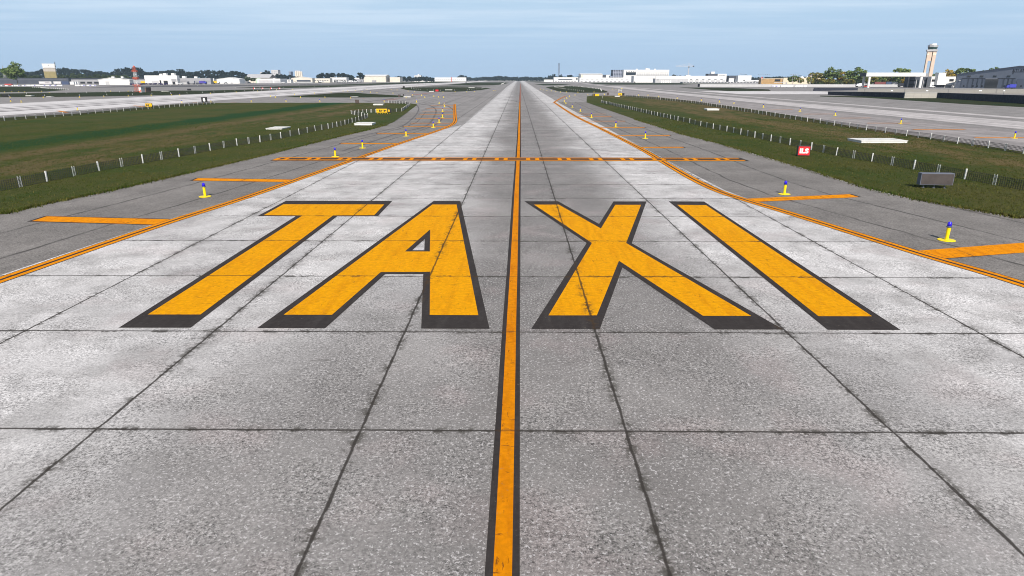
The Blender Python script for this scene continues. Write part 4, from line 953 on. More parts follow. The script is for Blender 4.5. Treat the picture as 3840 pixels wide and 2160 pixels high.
wood([S('z3', *p) for p in ((1885, 357), (1920, 352), (2000, 370), (2150, 352), (2250, 356), (2400, 337), (2480, 346), (2576, 360))] + [S('z4', *p) for p in ((60, 350), (120, 360), (180, 354), (240, 350), (300, 360), (400, 354), (480, 365), (560, 352), (640, 347), (1000, 352))], 2700, 'distant hazy wood at the end of the taxiway', 'leaf_dark', 3, seed=8, leaf=1.8)
wood([S('z4', *p) for p in ((2370, 325), (2440, 322), (2576, 338))] + [S('z5', *p) for p in ((300, 345), (1100, 360), (1500, 350), (1900, 352), (2000, 380))], 1900, 'thin far tree line behind the right terminal', 'leaf_dark', 2, seed=9)
wood([S('z5', *p) for p in ((1900, 400), (2200, 390), (2500, 400))] + [S('z6', *p) for p in ((100, 590), (500, 590), (900, 600), (1300, 590), (1700, 560), (2600, 560))], 900, 'low green thicket behind the canopy and the blue hangar', 'leaf_mid', 2, seed=10, leaf=.9)

# ------------------------------------------------------------------ buildings
def bld(name, lab, x0p, x1p, pb, pt, depth, wall='white_wall', roof='grey_roof', shape='flat', eave=None, ridge=None, Y=None, cat='building', parapet=.5, wins=(), over=.6, rooflets=(), side=9):
    "front facade from pixel x0p to x1p, base row pb, top row pt. wins: (kind, u0, u1, v0, v1, material)"
    if Y is None: Y = G((x0p+x1p)/2, pb)[1]
    X0, _ = at(x0p, pb, Y); X1, _ = at(x1p, pb, Y); h = at((x0p+x1p)/2, pt, Y)[1]; w = X1-X0
    xs_ = max(40.0, X0 if X0 > 0 else -X1)                     # the flank that shows in the survey is `side` pixels wide
    depth = max(6.0, min(depth, side*Y*Y/max(1.0, FPX*xs_-side*Y)))
    t = thing(name, lab, cat, ((X0+X1)/2, Y, 0)); he = h
    if shape == 'gable':
        he = at((x0p+x1p)/2, eave, Y)[1]; rx = 0 if ridge is None else at(ridge, pt, Y)[0]-(X0+X1)/2
        MB().prism([(-w/2, 0), (w/2, 0), (w/2, he), (rx, h-.02), (-w/2, he)], 0, depth).build('wall', wall, t)
        th = .35
        MB().prism([(-w/2-over, he-.12), (rx, h+.02), (rx, h+th), (-w/2-over, he+th-.12)], -over, depth+over).build('roof', roof, t)
        MB().prism([(w/2+over, he-.12), (rx, h+.02), (rx, h+th), (w/2+over, he+th-.12)], -over, depth+over).build('roof', roof, t)
    elif shape == 'side':          # ridge parallel to the facade
        he = at((x0p+x1p)/2, eave, Y)[1]
        hr = at((x0p+x1p)/2, pt, Y+depth/2)[1]
        MB().prismx([(0, 0), (depth, 0), (depth, he), (depth/2, hr-.05), (0, he)], -w/2, w/2).build('wall', wall, t)
        MB().prismx([(-over, he), (depth/2, hr), (depth/2, hr+.4), (-over, he+.4)], -w/2-over, w/2+over).build('roof', roof, t)
        MB().prismx([(depth+over, he), (depth/2, hr), (depth/2, hr+.4), (depth+over, he+.4)], -w/2-over, w/2+over).build('roof', roof, t)
    else:
        MB().bx(-w/2, w/2, 0, depth, 0, h-parapet).build('wall', wall, t)
        MB().bx(-w/2-.15, w/2+.15, -.15, depth+.15, h-parapet, h).build('roof', roof, t)
    for kd, u0, u1, v0, v1, m in wins:
        MB().bx(-w/2+w*u0, -w/2+w*u1, -.10, -.01, he*v0, he*v1).build(kd, m, t)
    for u, sz in rooflets:
        MB().bx(-w/2+w*u-sz/2, -w/2+w*u+sz/2, depth*.2, depth*.2+sz, h-.05, h+sz*.6).build('roof_unit', 'white_paint', t)
    return t
def grid(kind, n, u0, u1, v0, v1, m, gap=.3):
    out = []
    for i in range(n):
        a = u0+(u1-u0)*i/n; b = u0+(u1-u0)*(i+1-gap)/n; out.append((kind, a, b, v0, v1, m))
    return out
# left side
bld('warehouse', 'long low dark building behind the row of parked trailers, far left', -180, 260, 314.6, 292.5, 60, 'slate_wall', 'slate_dark', wins=[('door', .80, .83, 0, .3, 'dark_void'), ('band', .0, .985, .80, .83, 'grey_wall')])
bld('warehouse', 'long dark roofed building behind the white left hangar', 262, 548, 313, 293, 60, 'grey_wall', 'slate_dark', Y=1190, parapet=2.2, wins=grid('door', 5, .05, .5, 0, .35, 'dark_void'))
bld('hangar', 'white gabled hangar left of the red and white mast', 372, 488, 318, 292, 70, 'white_wall', 'white_paint', 'gable', 298.5, 411, wins=[('door', .22, .34, 0, .62, 'pale_grey'), ('door', .55, .72, 0, .55, 'white_paint'), ('band', 0, 1, .56, .60, 'pale_grey')], rooflets=((.45, 3), (.75, 3)), side=14)
t = bld('hangar', 'big white hangar with a dark slot under its roof edge', 546, 667, 316.5, 283, 55, 'white_wall', 'white_paint', parapet=5.0, over=2, wins=[('slot', .02, .84, .74, .79, 'dark_void'), ('door', .20, .42, 0, .38, 'pale_grey'), ('door', .45, .50, 0, .46, 'dark_void'), ('door', .57, .70, 0, .42, 'dark_void'), ('opening', .82, .98, .30, .62, 'grey_wall'), ('opening', .84, .93, 0, .30, 'dark_void')], rooflets=((.5, 4), (.62, 5), (.87, 5)))
bld('warehouse', 'long low grey blue building right of the big white hangar', 677, 792, 316, 293, 45, 'grey_wall', 'grey_roof', wins=[('band', .0, 1, .50, .54, 'slate_wall'), ('door', .5, .72, .0, .28, 'slate_wall'), ('door', .1, .2, 0, .3, 'pale_grey')], rooflets=((.12, 5), (.5, 4)))
bld('utility_block', 'small white cubic block between the grey building and a white hangar', 789, 803, 310, 297, 8, 'white_wall', 'white_paint', Y=1120, wins=[('window', .3, .6, .4, .6, 'dark_glass')], rooflets=((.15, 2), (.8, 2)))
bld('hangar', 'pure white hangar with a low gable in the middle of the left row', 814, 899, 313.5, 291, 60, 'white_paint', 'white_paint', 'gable', 297, 858, wins=[('door', .3, .42, 0, .4, 'pale_grey'), ('door', .6, .7, 0, .3, 'pale_grey')], side=20)
bld('hangar', 'wide light grey roofed hangar rising behind the others', 935, 1006, 309, 279, 80, 'cream_wall', 'grey_roof', 'side', 292, Y=1420, wins=[('window', .7, .8, .2, .6, 'slate_wall')], over=6, side=18)
bld('shed', 'small pale green shed behind two round trees', 960, 976, 309, 293, 10, 'green_shed', 'green_shed', 'gable', 299, Y=1300, over=.3)
bld('hangar', 'white flat hangar with a wide grey arched door', 964, 1052, 312, 295, 60, 'white_wall', 'white_paint', wins=[('door', .10, .68, 0, .62, 'pale_grey'), ('door', .74, .98, 0, .60, 'grey_roof')], parapet=3.0, side=25)
bld('hangar', 'white gabled hangar with a broad dark opening', 1093, 1172, 310, 288, 70, 'cream_wall', 'white_paint', 'gable', 293.5, 1128, wins=[('opening', .26, .92, .22, .62, 'slate_wall'), ('low_wall', .1, 1, 0, .2, 'pale_grey')])
bld('annex', 'small white office block at the left foot of the open hangar', 1078, 1092, 311, 298, 14, 'white_wall', 'pale_grey', wins=[('window', .2, .8, .55, .7, 'dark_glass'), ('window', .2, .8, .2, .38, 'dark_glass')])
bld('warehouse', 'low beige building between two white hangars', 1174, 1238, 309.5, 293.5, 40, 'cream_wall', 'pale_grey', wins=grid('window', 6, .1, .95, .45, .6, 'slate_wall') + [('door', .3, .5, 0, .3, 'dark_void')])
bld('hangar', 'white building with a tall left pylon and dark doors', 1240, 1300, 308.5, 290.5, 40, 'white_wall', 'white_paint', wins=grid('door', 5, .2, .98, 0, .42, 'dark_void', .2) + [('band', .2, 1, .60, .66, 'slate_wall')])
bld('warehouse', 'long low white roofed shed left of the tan hangar', 1300, 1362, 306, 291.5, 40, 'grey_wall', 'white_paint', parapet=3.2, wins=grid('door', 4, .05, .95, 0, .35, 'dark_void', .3))
bld('hangar', 'large tan hangar with a pale gable roof and tall pilasters', 1364, 1447, 304.2, 280.5, 60, 'cream_wall', 'white_paint', 'side', 285.5, Y=1680, over=1.0, wins=[('pilaster', .56, .70, 0, .97, 'cream_wall'), ('pilaster', .0, .045, 0, .97, 'cream_wall'), ('opening', .37, .55, 0, .32, 'grey_wall'), ('opening', .545, .565, 0, .32, 'dark_void'), ('pilaster', .94, 1, 0, .97, 'cream_wall')], side=15)
bld('warehouse', 'plain beige box building right of the tan hangar', 1462, 1500, 303.5, 289.5, 40, 'cream_wall', 'white_paint', Y=1700, side=11)
bld('office', 'stepped white building above the thin dark wood', 1554, 1592, 302.8, 290, 30, 'white_wall', 'white_paint', Y=2050, parapet=1)
bld('office', 'small white upper block behind the stepped white building', 1555, 1579, 302.6, 282.5, 25, 'white_wall', 'pale_grey', Y=2120, wins=grid('window', 4, .1, .9, .72, .82, 'slate_wall'), rooflets=((.6, 5),))
bld('office', 'low white box left of the red mast', 1601, 1616, 303, 293.5, 20, 'white_wall', 'white_paint', Y=2000)
bld('warehouse', 'very long low white shed by the end of the runway', 1630, 1747, 301.6, 290.5, 30, 'white_wall', 'white_paint', Y=2250, wins=grid('window', 14, .02, .98, .35, .6, 'pale_grey'))
# far towers over the left hangars
for a, b, tp, lab, wl in ((1021, 1046, 262, 'pale tower block beyond the grey hangar', 'pale_grey'), (978, 986, 270, 'small pale block just left of the dark tree over the grey hangar', 'pale_grey'), (1047, 1053, 277, 'low narrow block at the foot of the pale tower block', 'pale_grey'), (1086, 1093, 268, 'slim grey tower beyond the hangars', 'chimney_grey')):
    bld('tower_block', lab, a, b, 305, tp, 25, wl, 'pale_grey', Y=2400, wins=[w for k in range(4) for w in grid('window', 3, .15, .9, .35+k*.15, .42+k*.15, 'grey_wall', .45)])
xc, _ = at(1122, 300, 2300); t = thing('grain_silo', 'cluster of tall pale round silos beyond the hangars', 'silo', (xc, 2300, 0)); h = at(1122, 268, 2300)[1]
for k in range(4): MB().lathe([(3.2, 0), (3.2, h*.97), (2.6, h)], 12, -9.5+6.4*k, 0).build('silo_tube', 'cream_wall', t)
MB().bx(-10, 6, -2, 2, h, h+3).build('gantry', 'pale_grey', t)

# white lookout tower over the dark building
Y = 1200; x0, _ = at(168.5, 291, Y); x1, _ = at(213, 291, Y); zt = at(190, 255, Y)[1]; zc = at(190, 253.5, Y)[1]; ztop = at(190, 238.5, Y)[1]; w = x1-x0
t = thing('lookout_tower', 'squat tower with a white flared cab above the dark left building', 'tower', ((x0+x1)/2, Y, 0), rz=rad(30)); w *= .84
zm = at(190, 268, Y)[1]
MB().bx(-w/2, w/2, 0, w, 0, zm).build('shaft', 'tower_olive', t); MB().bx(-w/2+.003, w/2-.003, .003, w-.003, zm, zt).build('upper_shaft', 'tower_tan', t)
MB().bx(-w/2-.6, w/2+.6, -.6, w+.6, zt, zt+.5).build('gallery', 'white_paint', t); MB().bx(-w*.4, w*.4, -.3, w*.9, zt+.5, zc).build('cab_window', 'dark_glass', t)
MB().box(0, w/2, (zc+ztop)/2, w*.98, w*.98, ztop-zc, taper=1.10).build('cab', 'white_paint', t)
MB().bx(-w*.03, w*.03, -.45, -.2, ztop-4, ztop-2.4).build('emblem', 'grey_wall', t)
m = MB()
for k in range(4): m.bx(w*.52, w*.60, -.5, .5, zt+2+k*2.4, zt+3.2+k*2.4)
m.build('antenna', 'steel_dark', t)

# tan bracket: spire mast on far left
xs, _ = at(18.6, 290, 1180); hs = at(9.4, 241, 1180)[1]; t = thing('radio_mast', 'slim grey lattice spire at the far left edge', 'mast', (xs, 1180, 0)); m = MB()
for sx, sy in ((-1, -1), (1, -1), (1, 1), (-1, 1)): m.bar((sx*2.0, sy*2.0, 0), (sx*.15, sy*.15, hs*.92), .16, .10)
for k in range(14):
    z0, z1 = hs*.92*k/14, hs*.92*(k+1)/14; r0, r1 = 2-1.85*k/14, 2-1.85*(k+1)/14
    for q in range(4):
        a = [(-1, -1), (1, -1), (1, 1), (-1, 1)][q]; b = [(-1, -1), (1, -1), (1, 1), (-1, 1)][(q+1) % 4]; m.bar((a[0]*r0, a[1]*r0, z0), (b[0]*r1, b[1]*r1, z1), .09)
m.build('lattice', 'grey_roof', t); MB().bar((0, 0, hs*.9), (0, 0, hs), .12, .05).build('antenna', 'steel_dark', t)

# red and white lattice mast with hut
Y = G(517, 345.5)[1]; xm, _ = at(518, 345.5, Y); hm = at(501, 251, Y)[1]
t = thing('radar_mast', 'tall red and white banded lattice mast beside a small hut', 'mast', (xm, Y, 0))
nb = 8; m = MB()
def mw(z): return 1.0*(1-z/hm)**2.2 + .62
for k in range(20):
    z0, z1 = hm*k/20, hm*(k+1)/20; r0, r1 = mw(z0), mw(z1); cs = [(-1, -1), (1, -1), (1, 1), (-1, 1)]
    for q in range(4):
        a, b = cs[q], cs[(q+1) % 4]
        m.bar((a[0]*r0, a[1]*r0, z0), (a[0]*r1, a[1]*r1, z1), .05); m.bar((a[0]*r0, a[1]*r0, z0), (b[0]*r1, b[1]*r1, z1), .045); m.bar((a[0]*r1, a[1]*r1, z1), (b[0]*r1, b[1]*r1, z1), .04)
m.build('lattice', 'mast_banded', t)
for zf in (.23, .52, .80):
    z0 = hm*zf; r = mw(z0)+.42; p = MB(); p.bx(-r*.6, r*.6, -r*.6, r*.6, z0, z0+.06)
    for a, b in (((-r, -r), (r, -r)), ((r, -r), (r, r)), ((r, r), (-r, r)), ((-r, r), (-r, -r))):
        p.bar((*a, z0+1.1), (*b, z0+1.1), .06)
        for q in range(4): p.bar((a[0]+(b[0]-a[0])*q/4, a[1]+(b[1]-a[1])*q/4, z0), (a[0]+(b[0]-a[0])*q/4, a[1]+(b[1]-a[1])*q/4, z0+1.1), .08)
    p.build('platform', 'mast_red', t)
MB().lathe([(.5, hm), (.6, hm+.3), (.25, hm+.65), (.03, hm+.8)], 10).build('beacon', 'mast_red', t)
t = bld('equipment_hut', 'small white and brown hut with red stripes at the mast foot', 522, 531, 346.5, 326, 5.0, 'white_wall', 'pale_grey', parapet=.2, wins=[('stripe', .05, .5, 0, .3, 'mast_red'), ('stripe', .6, .95, .1, .5, 'mast_red')], cat='hut')
t = bld('equipment_hut', 'brown half of the hut with a grey door at the mast foot', 532, 548, 346.0, 326.5, 5.0, 'rust_brown', 'pale_grey', parapet=.2, wins=[('door', .25, .75, 0, .85, 'grey_wall')], cat='hut')

# ---- centre right terminal
bld('terminal', 'long low white terminal with a dark window strip below two thin stacks', 2077, 2168, 304.6, 290, 50, 'white_wall', 'white_paint', Y=1830, parapet=1.5, wins=[('window', .18, .76, .42, .62, 'slate_wall'), ('window', .90, .98, .5, .8, 'dark_glass')] + grid('door', 8, .05, .95, 0, .25, 'grey_wall', .4))
bld('ramp_roof', 'thin sloping white roof at the left end of the low terminal', 2040, 2076, 304.8, 298.5, 20, 'white_wall', 'white_paint', Y=1850, parapet=1.0)
bld('hangar', 'white hangar with a smooth curved roof in the middle of the terminal row', 2178, 2259, 304.4, 276, 70, 'white_wall', 'white_paint', 'side', 279, Y=1820, over=1.0, wins=[('door', .02, .08, .5, .95, 'tan_wall'), ('door', .2, .35, .0, .3, 'pale_grey')])
bld('utility_block', 'dark small block right of the curved white hangar', 2260, 2271, 304.4, 280.5, 20, 'slate_wall', 'slate_wall', Y=1815)
bld('utility_block', 'pale small block right of the dark one', 2272, 2286, 304.4, 280, 20, 'white_wall', 'pale_grey', Y=1812)
bld('terminal', 'long white concourse with many gates below the lattice tower', 2173, 2370, 306.5, 291, 40, 'white_wall', 'white_paint', Y=1700, wins=grid('window', 10, .03, .97, .5, .66, 'pale_grey', .5) + grid('door', 12, .02, .98, 0, .28, 'grey_wall', .5))
bld('lattice_block', 'dark lattice fronted car park tower left of the long white hotel', 2297, 2337, 305, 262, 40, 'lattice_facade', 'slate_wall', Y=1800, parapet=.4)
bld('lattice_block', 'low sloping dark lattice annex left of the lattice tower', 2286, 2297, 305, 284, 30, 'lattice_facade', 'slate_wall', Y=1798, parapet=.4)
wb = []
for k in range(3): wb.append(('band', .28, .995, .735-k*.105, .755-k*.105, 'slate_wall'))  # dark strips paint the shadow below each white floor band
for k in range(3): wb += grid('window', 18, .29, .99, .70-k*.105, .735-k*.105, 'pale_grey', .35)
wb += [('glazing', .05, .27, .55, .80, 'dark_glass'), ('band', .05, .27, .67, .69, 'pale_grey')] + grid('window', 6, .05, .28, .84, .91, 'slate_wall', .6)
bld('hotel', 'long white multi storey block with horizontal balcony bands', 2337, 2507, 305, 261.5, 60, 'white_wall', 'white_paint', Y=1780, wins=wb, rooflets=((.52, 6), (.56, 5), (.7, 4), (.3, 4)))
bld('terminal', 'wide plain white concourse in front of the long white block', 2376, 2456, 308.2, 284.5, 60, 'white_wall', 'white_paint', Y=1560, wins=[('window', .10, .22, .50, .57, 'grey_wall'), ('window', .66, .97, .50, .57, 'grey_wall'), ('plinth', .12, 1, 0, .2, 'white_paint'), ('door', .02, .08, 0, .14, 'dark_void')])
bld('terminal', 'pale grey pier building with shutters right of the plain concourse', 2457, 2580, 309.2, 294, 30, 'pale_grey', 'white_paint', Y=1480, wins=grid('shutter', 6, .18, .50, 0, .5, 'white_paint', .35) + [('window', .04, .10, .6, .7, 'dark_void'), ('panel', .0, .18, 0, .48, 'grey_roof'), ('panel', .52, 1, 0, .48, 'grey_roof')])
bld('terminal', 'long white upper concourse under the tower crane', 2457, 2752, 306.5, 284.5, 60, 'white_wall', 'white_paint', Y=1640, wins=grid('window', 12, .05, .98, .42, .52, 'slate_wall', .6) + grid('gate', 10, .3, .98, .0, .3, 'pale_grey', .3) + [('band', .40, 1, .30, .33, 'pale_grey')])
bld('office', 'dark upper storey with a white block on the right concourse roof', 2653, 2689, 305, 276.5, 30, 'slate_wall', 'slate_wall', Y=1660, wins=[('panel', .75, 1, .2, .55, 'white_paint')], rooflets=((.55, 8),))
bld('office', 'white upper block beside the dark storey on the concourse', 2690, 2722, 305, 277, 30, 'white_wall', 'white_paint', Y=1655, wins=[('window', .1, .9, .80, .86, 'slate_wall')])
bld('office', 'dark block drawn as the shaded left side of the white cube building', 2732, 2765, 308.5, 283.5, 25, 'slate_wall', 'slate_wall', Y=1500, wins=[('panel', 0, .6, 0, .62, 'white_wall')])  # added slate block stands in for the cube's shaded left flank
bld('office', 'plain white cube building at the right end of the concourse', 2766, 2816, 309, 283, 40, 'white_wall', 'white_paint', Y=1480, wins=[('window', .40, .56, .28, .4, 'dark_void'), ('plinth', 0, 1, 0, .1, 'grey_wall')])
bld('parking_deck', 'low grey deck in front of the white concourses', 2560, 2850, 312.5, 307, 20, 'pale_grey', 'pale_grey', Y=1250, wins=grid('opening', 24, .01, .99, .3, .7, 'slate_wall', .3))
bld('terminal', 'timber clad building with tall dark windows', 2853, 2933, 313.5, 294, 30, 'timber_clad', 'tan_wall', Y=1010, wins=[('window', .63, .90, .48, .86, 'dark_glass'), ('canopy', .62, 1.15, .28, .36, 'pale_grey'), ('window', .06, .10, .7, .85, 'container_blue')])
bld('warehouse', 'long plain tan wall building behind the small trees', 2936, 3036, 312, 291.5, 40, 'tan_wall', 'cream_wall', Y=1030, wins=[('door', .1, .16, 0, .3, 'grey_wall')])
bld('warehouse', 'taller tan building half hidden by the olive tree', 3036, 3094, 311, 279, 40, 'tan_wall', 'cream_wall', Y=1060)
bld('warehouse', 'pale low building between the tall trees', 3094, 3180, 311, 297, 30, 'white_wall', 'grey_roof', Y=1000)
xd, _ = at(3005, 310, 1090); zd = at(3005, 287, 1090)[1]
for i, dx in enumerate((0, 9)):
    t = thing('radome', 'white ball dome over the tan wall, %s from the left' % ORD[i], 'dome', (xd+dx, 1090, 0), group='white domes'); MB().lathe([(1.2, 0), (1.0, zd-4.5)], 8).build('pedestal', 'pale_grey', t)
    MB().lathe([(.4, zd-4.6), (2.4, zd-3.8), (3.1, zd-2.2), (2.6, zd-.8), (1.4, zd), (.1, zd+.3)], 14).build('dome', 'white_paint', t, smooth=True)
# twin stacks
for i, p in enumerate((2093.0, 2096.8)):
    x, _ = at(p, 300, 2300); h = at(p, 238, 2300)[1]
    t = thing('chimney', 'tall thin dark stack, %s of the twin pair' % ('left' if i == 0 else 'right'), 'chimney', (x, 2300, 0), group='twin stacks')
    MB().lathe([(1.3, 0), (1.05, h-2)], 10).build('shaft', 'chimney_grey', t); MB().lathe([(1.25, h-2), (1.25, h)], 10).build('rim', 'slate_dark', t)
x, _ = at(2120, 300, 2280); z0 = at(2120, 278, 2280)[1]; t = thing('steel_gantry', 'pale blue steel gantry right of the twin stacks', 'gantry', (x, 2280, 0)); m = MB()
m.bar((-22, 0, z0+1), (29, 0, z0-2), .8); m.bar((-22, 0, z0-5), (29, 0, z0-6), .5)
for k in range(9): m.bar((-22+k*6, 0, z0-5), (-19+k*6, 0, z0), .4); m.bar((-19+k*6, 0, z0), (-16+k*6, 0, z0-5), .4)
m.build('truss', 'pale_blue_steel', t)
for dx in (-9, 11):
    m = MB(); m.bar((dx-4, 0, 0), (dx, 0, z0-5), .7); m.bar((dx+5, 0, 0), (dx+1, 0, z0-5), .7); m.build('leg', 'pale_blue_steel', t)
# tower crane
Yc = 1680; x, _ = at(2590.5, 300, Yc); zj = at(2591, 247, Yc)[1]; zt = at(2594, 237, Yc)[1]; zb0 = at(2591, 283, Yc)[1]; t = thing('tower_crane', 'thin pinkish tower crane above the white concourse', 'crane', (x, Yc+30, 0)); m = MB()
def lattice(m, a, b, r, n, w):
    a, b = Vector(a), Vector(b); d = b-a; u = Vector((0, 1, 0)) if abs(d.normalized().y) < .9 else Vector((1, 0, 0)); v = d.normalized().cross(u)
    cs = [u*r+v*r, u*r-v*r, -u*r-v*r, -u*r+v*r]
    for c in cs: m.bar(a+c, b+c, w)
    for k in range(n):
        for q in range(4): m.bar(a+d*(k/n)+cs[q], a+d*((k+1)/n)+cs[(q+1) % 4], w*.6)
lattice(m, (0, 0, 0), (0, 0, zj), .9, 18, .18); m.build('mast', 'crane_cream', t)
m = MB(); lattice(m, (-32, 0, zj), (12, 0, zj), .6, 22, .13); m.bar((0, 0, zj), (0, 0, zt), .4); m.bar((0, 0, zt), (-26, 0, zj+.8), .12); m.bar((0, 0, zt), (11, 0, zj+.8), .12); m.build('jib', 'crane_cream', t)
MB().bx(10, 13, -1.2, 1.2, zj-2, zj+.6).build('counterweight', 'slate_dark', t); MB().bx(-1, 1.2, -2.4, -1.0, zj-3.4, zj-1).build('cab', 'dark_glass', t); MB().bx(-6, 5, -3, 3, zb0-6, zb0+1.2).build('base_block', 'white_paint', t)
# apron flood masts
for i, (px, ptop, l, r) in enumerate(((S('z5', 848, 0)[0], S('z5', 0, 306)[1], 0, 26), (S('z5', 1178, 0)[0], S('z5', 0, 308)[1], -15, 32), (S('z5', 1650, 0)[0], S('z5', 0, 316)[1], -14, 22), (S('z5', 1930, 0)[0], S('z5', 0, 318)[1], -8, 8), (S('z5', 1757, 0)[0], S('z5', 0, 325)[1], -4, 4))):
    Yf = 720; x, _ = at(px, 316, Yf); h = at(px, ptop, Yf)[1]; s = Yf/FPX
    t = thing('flood_light_mast', 'tall thin lamp mast behind the grey concrete wall, %s from the left' % ORD[i], 'light mast', (x, Yf, 0), group='lamp masts behind the wall')
    MB().bar((0, 0, 0), (0, 0, h), .16, .08, 8).build('pole', 'pale_grey', t); m = MB(); m.bar((l*s, 0, h-.6), (0, 0, h), .07); m.bar((0, 0, h), (r*s, 0, h-.6), .07); m.build('arm', 'pale_grey', t)
    m = MB(); n = 6
    for k in range(n):
        xx = (l+(r-l)*(k+.5)/n)*s; m.box(xx, -.1, h-.35-abs(xx)*.08, .9, .5, .28)
    m.build('lamp_head', 'steel_dark', t)

# ---- control tower
Yt = 800; t0 = at(S('t', 600, 0)[0], 322.5, Yt)[0]
zs = at(3494, 193.3, Yt)[1]
def tz(y): return at(3480, S('t', 0, y)[1], Yt)[1]
# local scale: at the shaft top row the front spans sheet x 585..885
x0 = at(*S('t', 588, 415), Yt)[0]; x1 = at(*S('t', 885, 415), Yt)[0]; wt = (x1-x0)*.95; dt = wt*.8
t = thing('control_tower', 'tall sand coloured airport control tower with a green glass cab', 'control tower', ((x0+x1)/2, Yt, 0), rz=rad(-23))
zl, zo, zsl = tz(755), tz(410), tz(1210)
MB().bx(-wt/2, -wt/2+wt*.20, 0, dt, 0, zo).build('pylon', 'sand_tower', t)
MB().bx(wt/2-wt*.38, wt/2, 0, dt, 0, zo).build('pylon', 'sand_tower', t)
MB().bx(-wt/2+wt*.203, -wt/2+wt*.53, .25, dt*.4, zl, zo).build('infill_panel', 'sand_tower', t)
MB().bx(-wt/2+wt*.203, wt/2-wt*.383, dt*.45, dt-.3, zl, zo-.02).build('core', 'slate_wall', t)
MB().bx(-wt/2+wt*.203, wt/2-wt*.383, .4, dt-.4, 0, zsl).build('base_infill', 'grey_wall', t)
zb1, zb2 = tz(545), tz(485)
MB().bx(-wt/2-.05, -wt/2+wt*.20+.05, -.06, dt+.05, zb1, zb2).build('band', 'sand_pale', t); MB().bx(wt/2-wt*.38-.05, wt/2+.05, -.06, dt+.05, zb1, zb2).build('band', 'sand_pale', t)
zg = tz(345); cab0, cab1, cab2, hut = tz(330), tz(255), tz(186), tz(126)
MB().box(.0, dt/2, (zo+zg)/2, wt*1.22, dt*1.2, zg-zo).build('gallery', 'grey_roof', t)
def octo(r0, r1, z0, z1):
    return MB().lathe([(r0, z0), (r1, z1)], 8, .2, dt/2)
octo(wt*.50, wt*.505, zg, cab0).build('cab_base', 'grey_wall', t); octo(wt*.50, wt*.56, cab0, cab1).build('cab_glass', 'green_glass', t); octo(wt*.565, wt*.61, cab1, cab2).build('cab_fascia', 'grey_roof', t)
MB().bx(-wt*.36, -wt*.12, dt*.2, dt*.75, cab2, hut-.2).build('roof_unit', 'grey_wall', t); MB().bx(-wt*.118, wt*.38, dt*.15, dt*.8, cab2, hut).build('roof_hut', 'white_paint', t)

# ---- white canopy terminal
Yk = 625; b0, _ = at(S('h', 400, 0)[0], S('h', 0, 215)[1], Yk); b1, _ = at(S('h', 1700, 0)[0], S('h', 0, 215)[1], Yk); zt1 = at(3300, S('h', 0, 130)[1], Yk)[1]; zt0 = at(3300, S('h', 0, 214)[1], Yk)[1]
t = thing('canopy', 'long white flat canopy on round columns left of the glass block', 'canopy', ((b0+b1)/2, Yk, 0)); wc = b1-b0
MB().bx(-wc/2, wc/2, 0, 11.5, zt0, zt1-.02).build('roof_beam', 'white_wall', t); MB().bx(-wc/2-.14, -wc/2, .02, 11.48, zt0-.02, zt1).build('end_shade_panel', 'slate_wall', t)  # slate panel paints shade onto the left end of the white beam
for px, r, yy, mt in ((S('h', 440, 0)[0], 22, 1.5, 'white_paint'), (S('h', 318, 0)[0], 22, 10.0, 'pale_grey'), (S('h', 1572, 0)[0], 27, 1.5, 'white_paint')):
    x, _ = at(px, S('h', 0, 455)[1], Yk+yy); rr = r/5.8545/FPX*Yk
    MB().lathe([(rr, 0), (rr, zt0)], 18, x-(b0+b1)/2, yy).build('column', mt, t, smooth=False)
bld('glass_block', 'grey glass fronted block under the right end of the canopy', S('h', 1290, 0)[0], S('h', 1790, 0)[0], S('h', 0, 452)[1], S('h', 0, 215)[1], 9, 'slate_wall', 'grey_wall', Y=640, parapet=.5,
    wins=[('window', .10, .36, .58, .72, 'dark_glass'), ('window', .08, .34, .10, .36, 'dark_glass'), ('fin', .37, .395, 0, .72, 'pale_grey'), ('fin', .0, .05, 0, .98, 'grey_wall'), ('glazing', .40, .56, .0, .72, 'dark_glass'), ('fin', .68, .70, 0, .72, 'pale_grey'), ('window', .70, .98, .58, .72, 'dark_glass'), ('window', .70, .98, .10, .36, 'dark_glass')])
bld('office', 'white office wing with one dark window right of the glass block', S('h', 1795, 0)[0], S('h', 1900, 0)[0], S('h', 0, 455)[1], S('h', 0, 215)[1], 8, 'white_wall', 'white_paint', Y=632, wins=[('window', .15, .75, .54, .74, 'dark_void'), ('band', 0, 1, .80, .82, 'pale_grey')])
Yw = 628
xa, _ = at(S('h', 1935, 0)[0], S('h', 0, 460)[1], Yw); xb, _ = at(S('h', 2330, 0)[0], S('h', 0, 460)[1], Yw); za = at(3560, S('h', 0, 400)[1], Yw)[1]; zb_ = at(3560, S('h', 0, 217)[1], Yw)[1]; zc_ = at(3530, S('h', 0, 133)[1], Yw)[1]; xm_ = at(S('h', 2100, 0)[0], S('h', 0, 460)[1], Yw)[0]
t = thing('office', 'white stepped office building with a raised left block and overhang', 'building', ((xa+xb)/2, Yw, 0)); w = xb-xa
MB().bx(-w/2, xm_-(xa+xb)/2, 0, 5, za, zc_).build('tall_block', 'white_wall', t); MB().bx(xm_-(xa+xb)/2+.003, w/2, .2, 9, za+.003, zb_).build('wing', 'white_wall', t)
MB().bx(-w/2, w/2-8, 2.5, 9, 0, za).build('base', 'slate_wall', t); MB().bx(w/2-7.9, w/2-1.5, 1.5, 4, 0, za).build('pier', 'pale_grey', t)
MB().bx(w*.16, w*.40, .05, .2, za+(zb_-za)*.42, za+(zb_-za)*.68).build('window', 'dark_void', t); MB().bx(xm_-(xa+xb)/2, w/2, .08, .2, zb_-2.2, zb_-2.05).build('cornice', 'pale_grey', t)

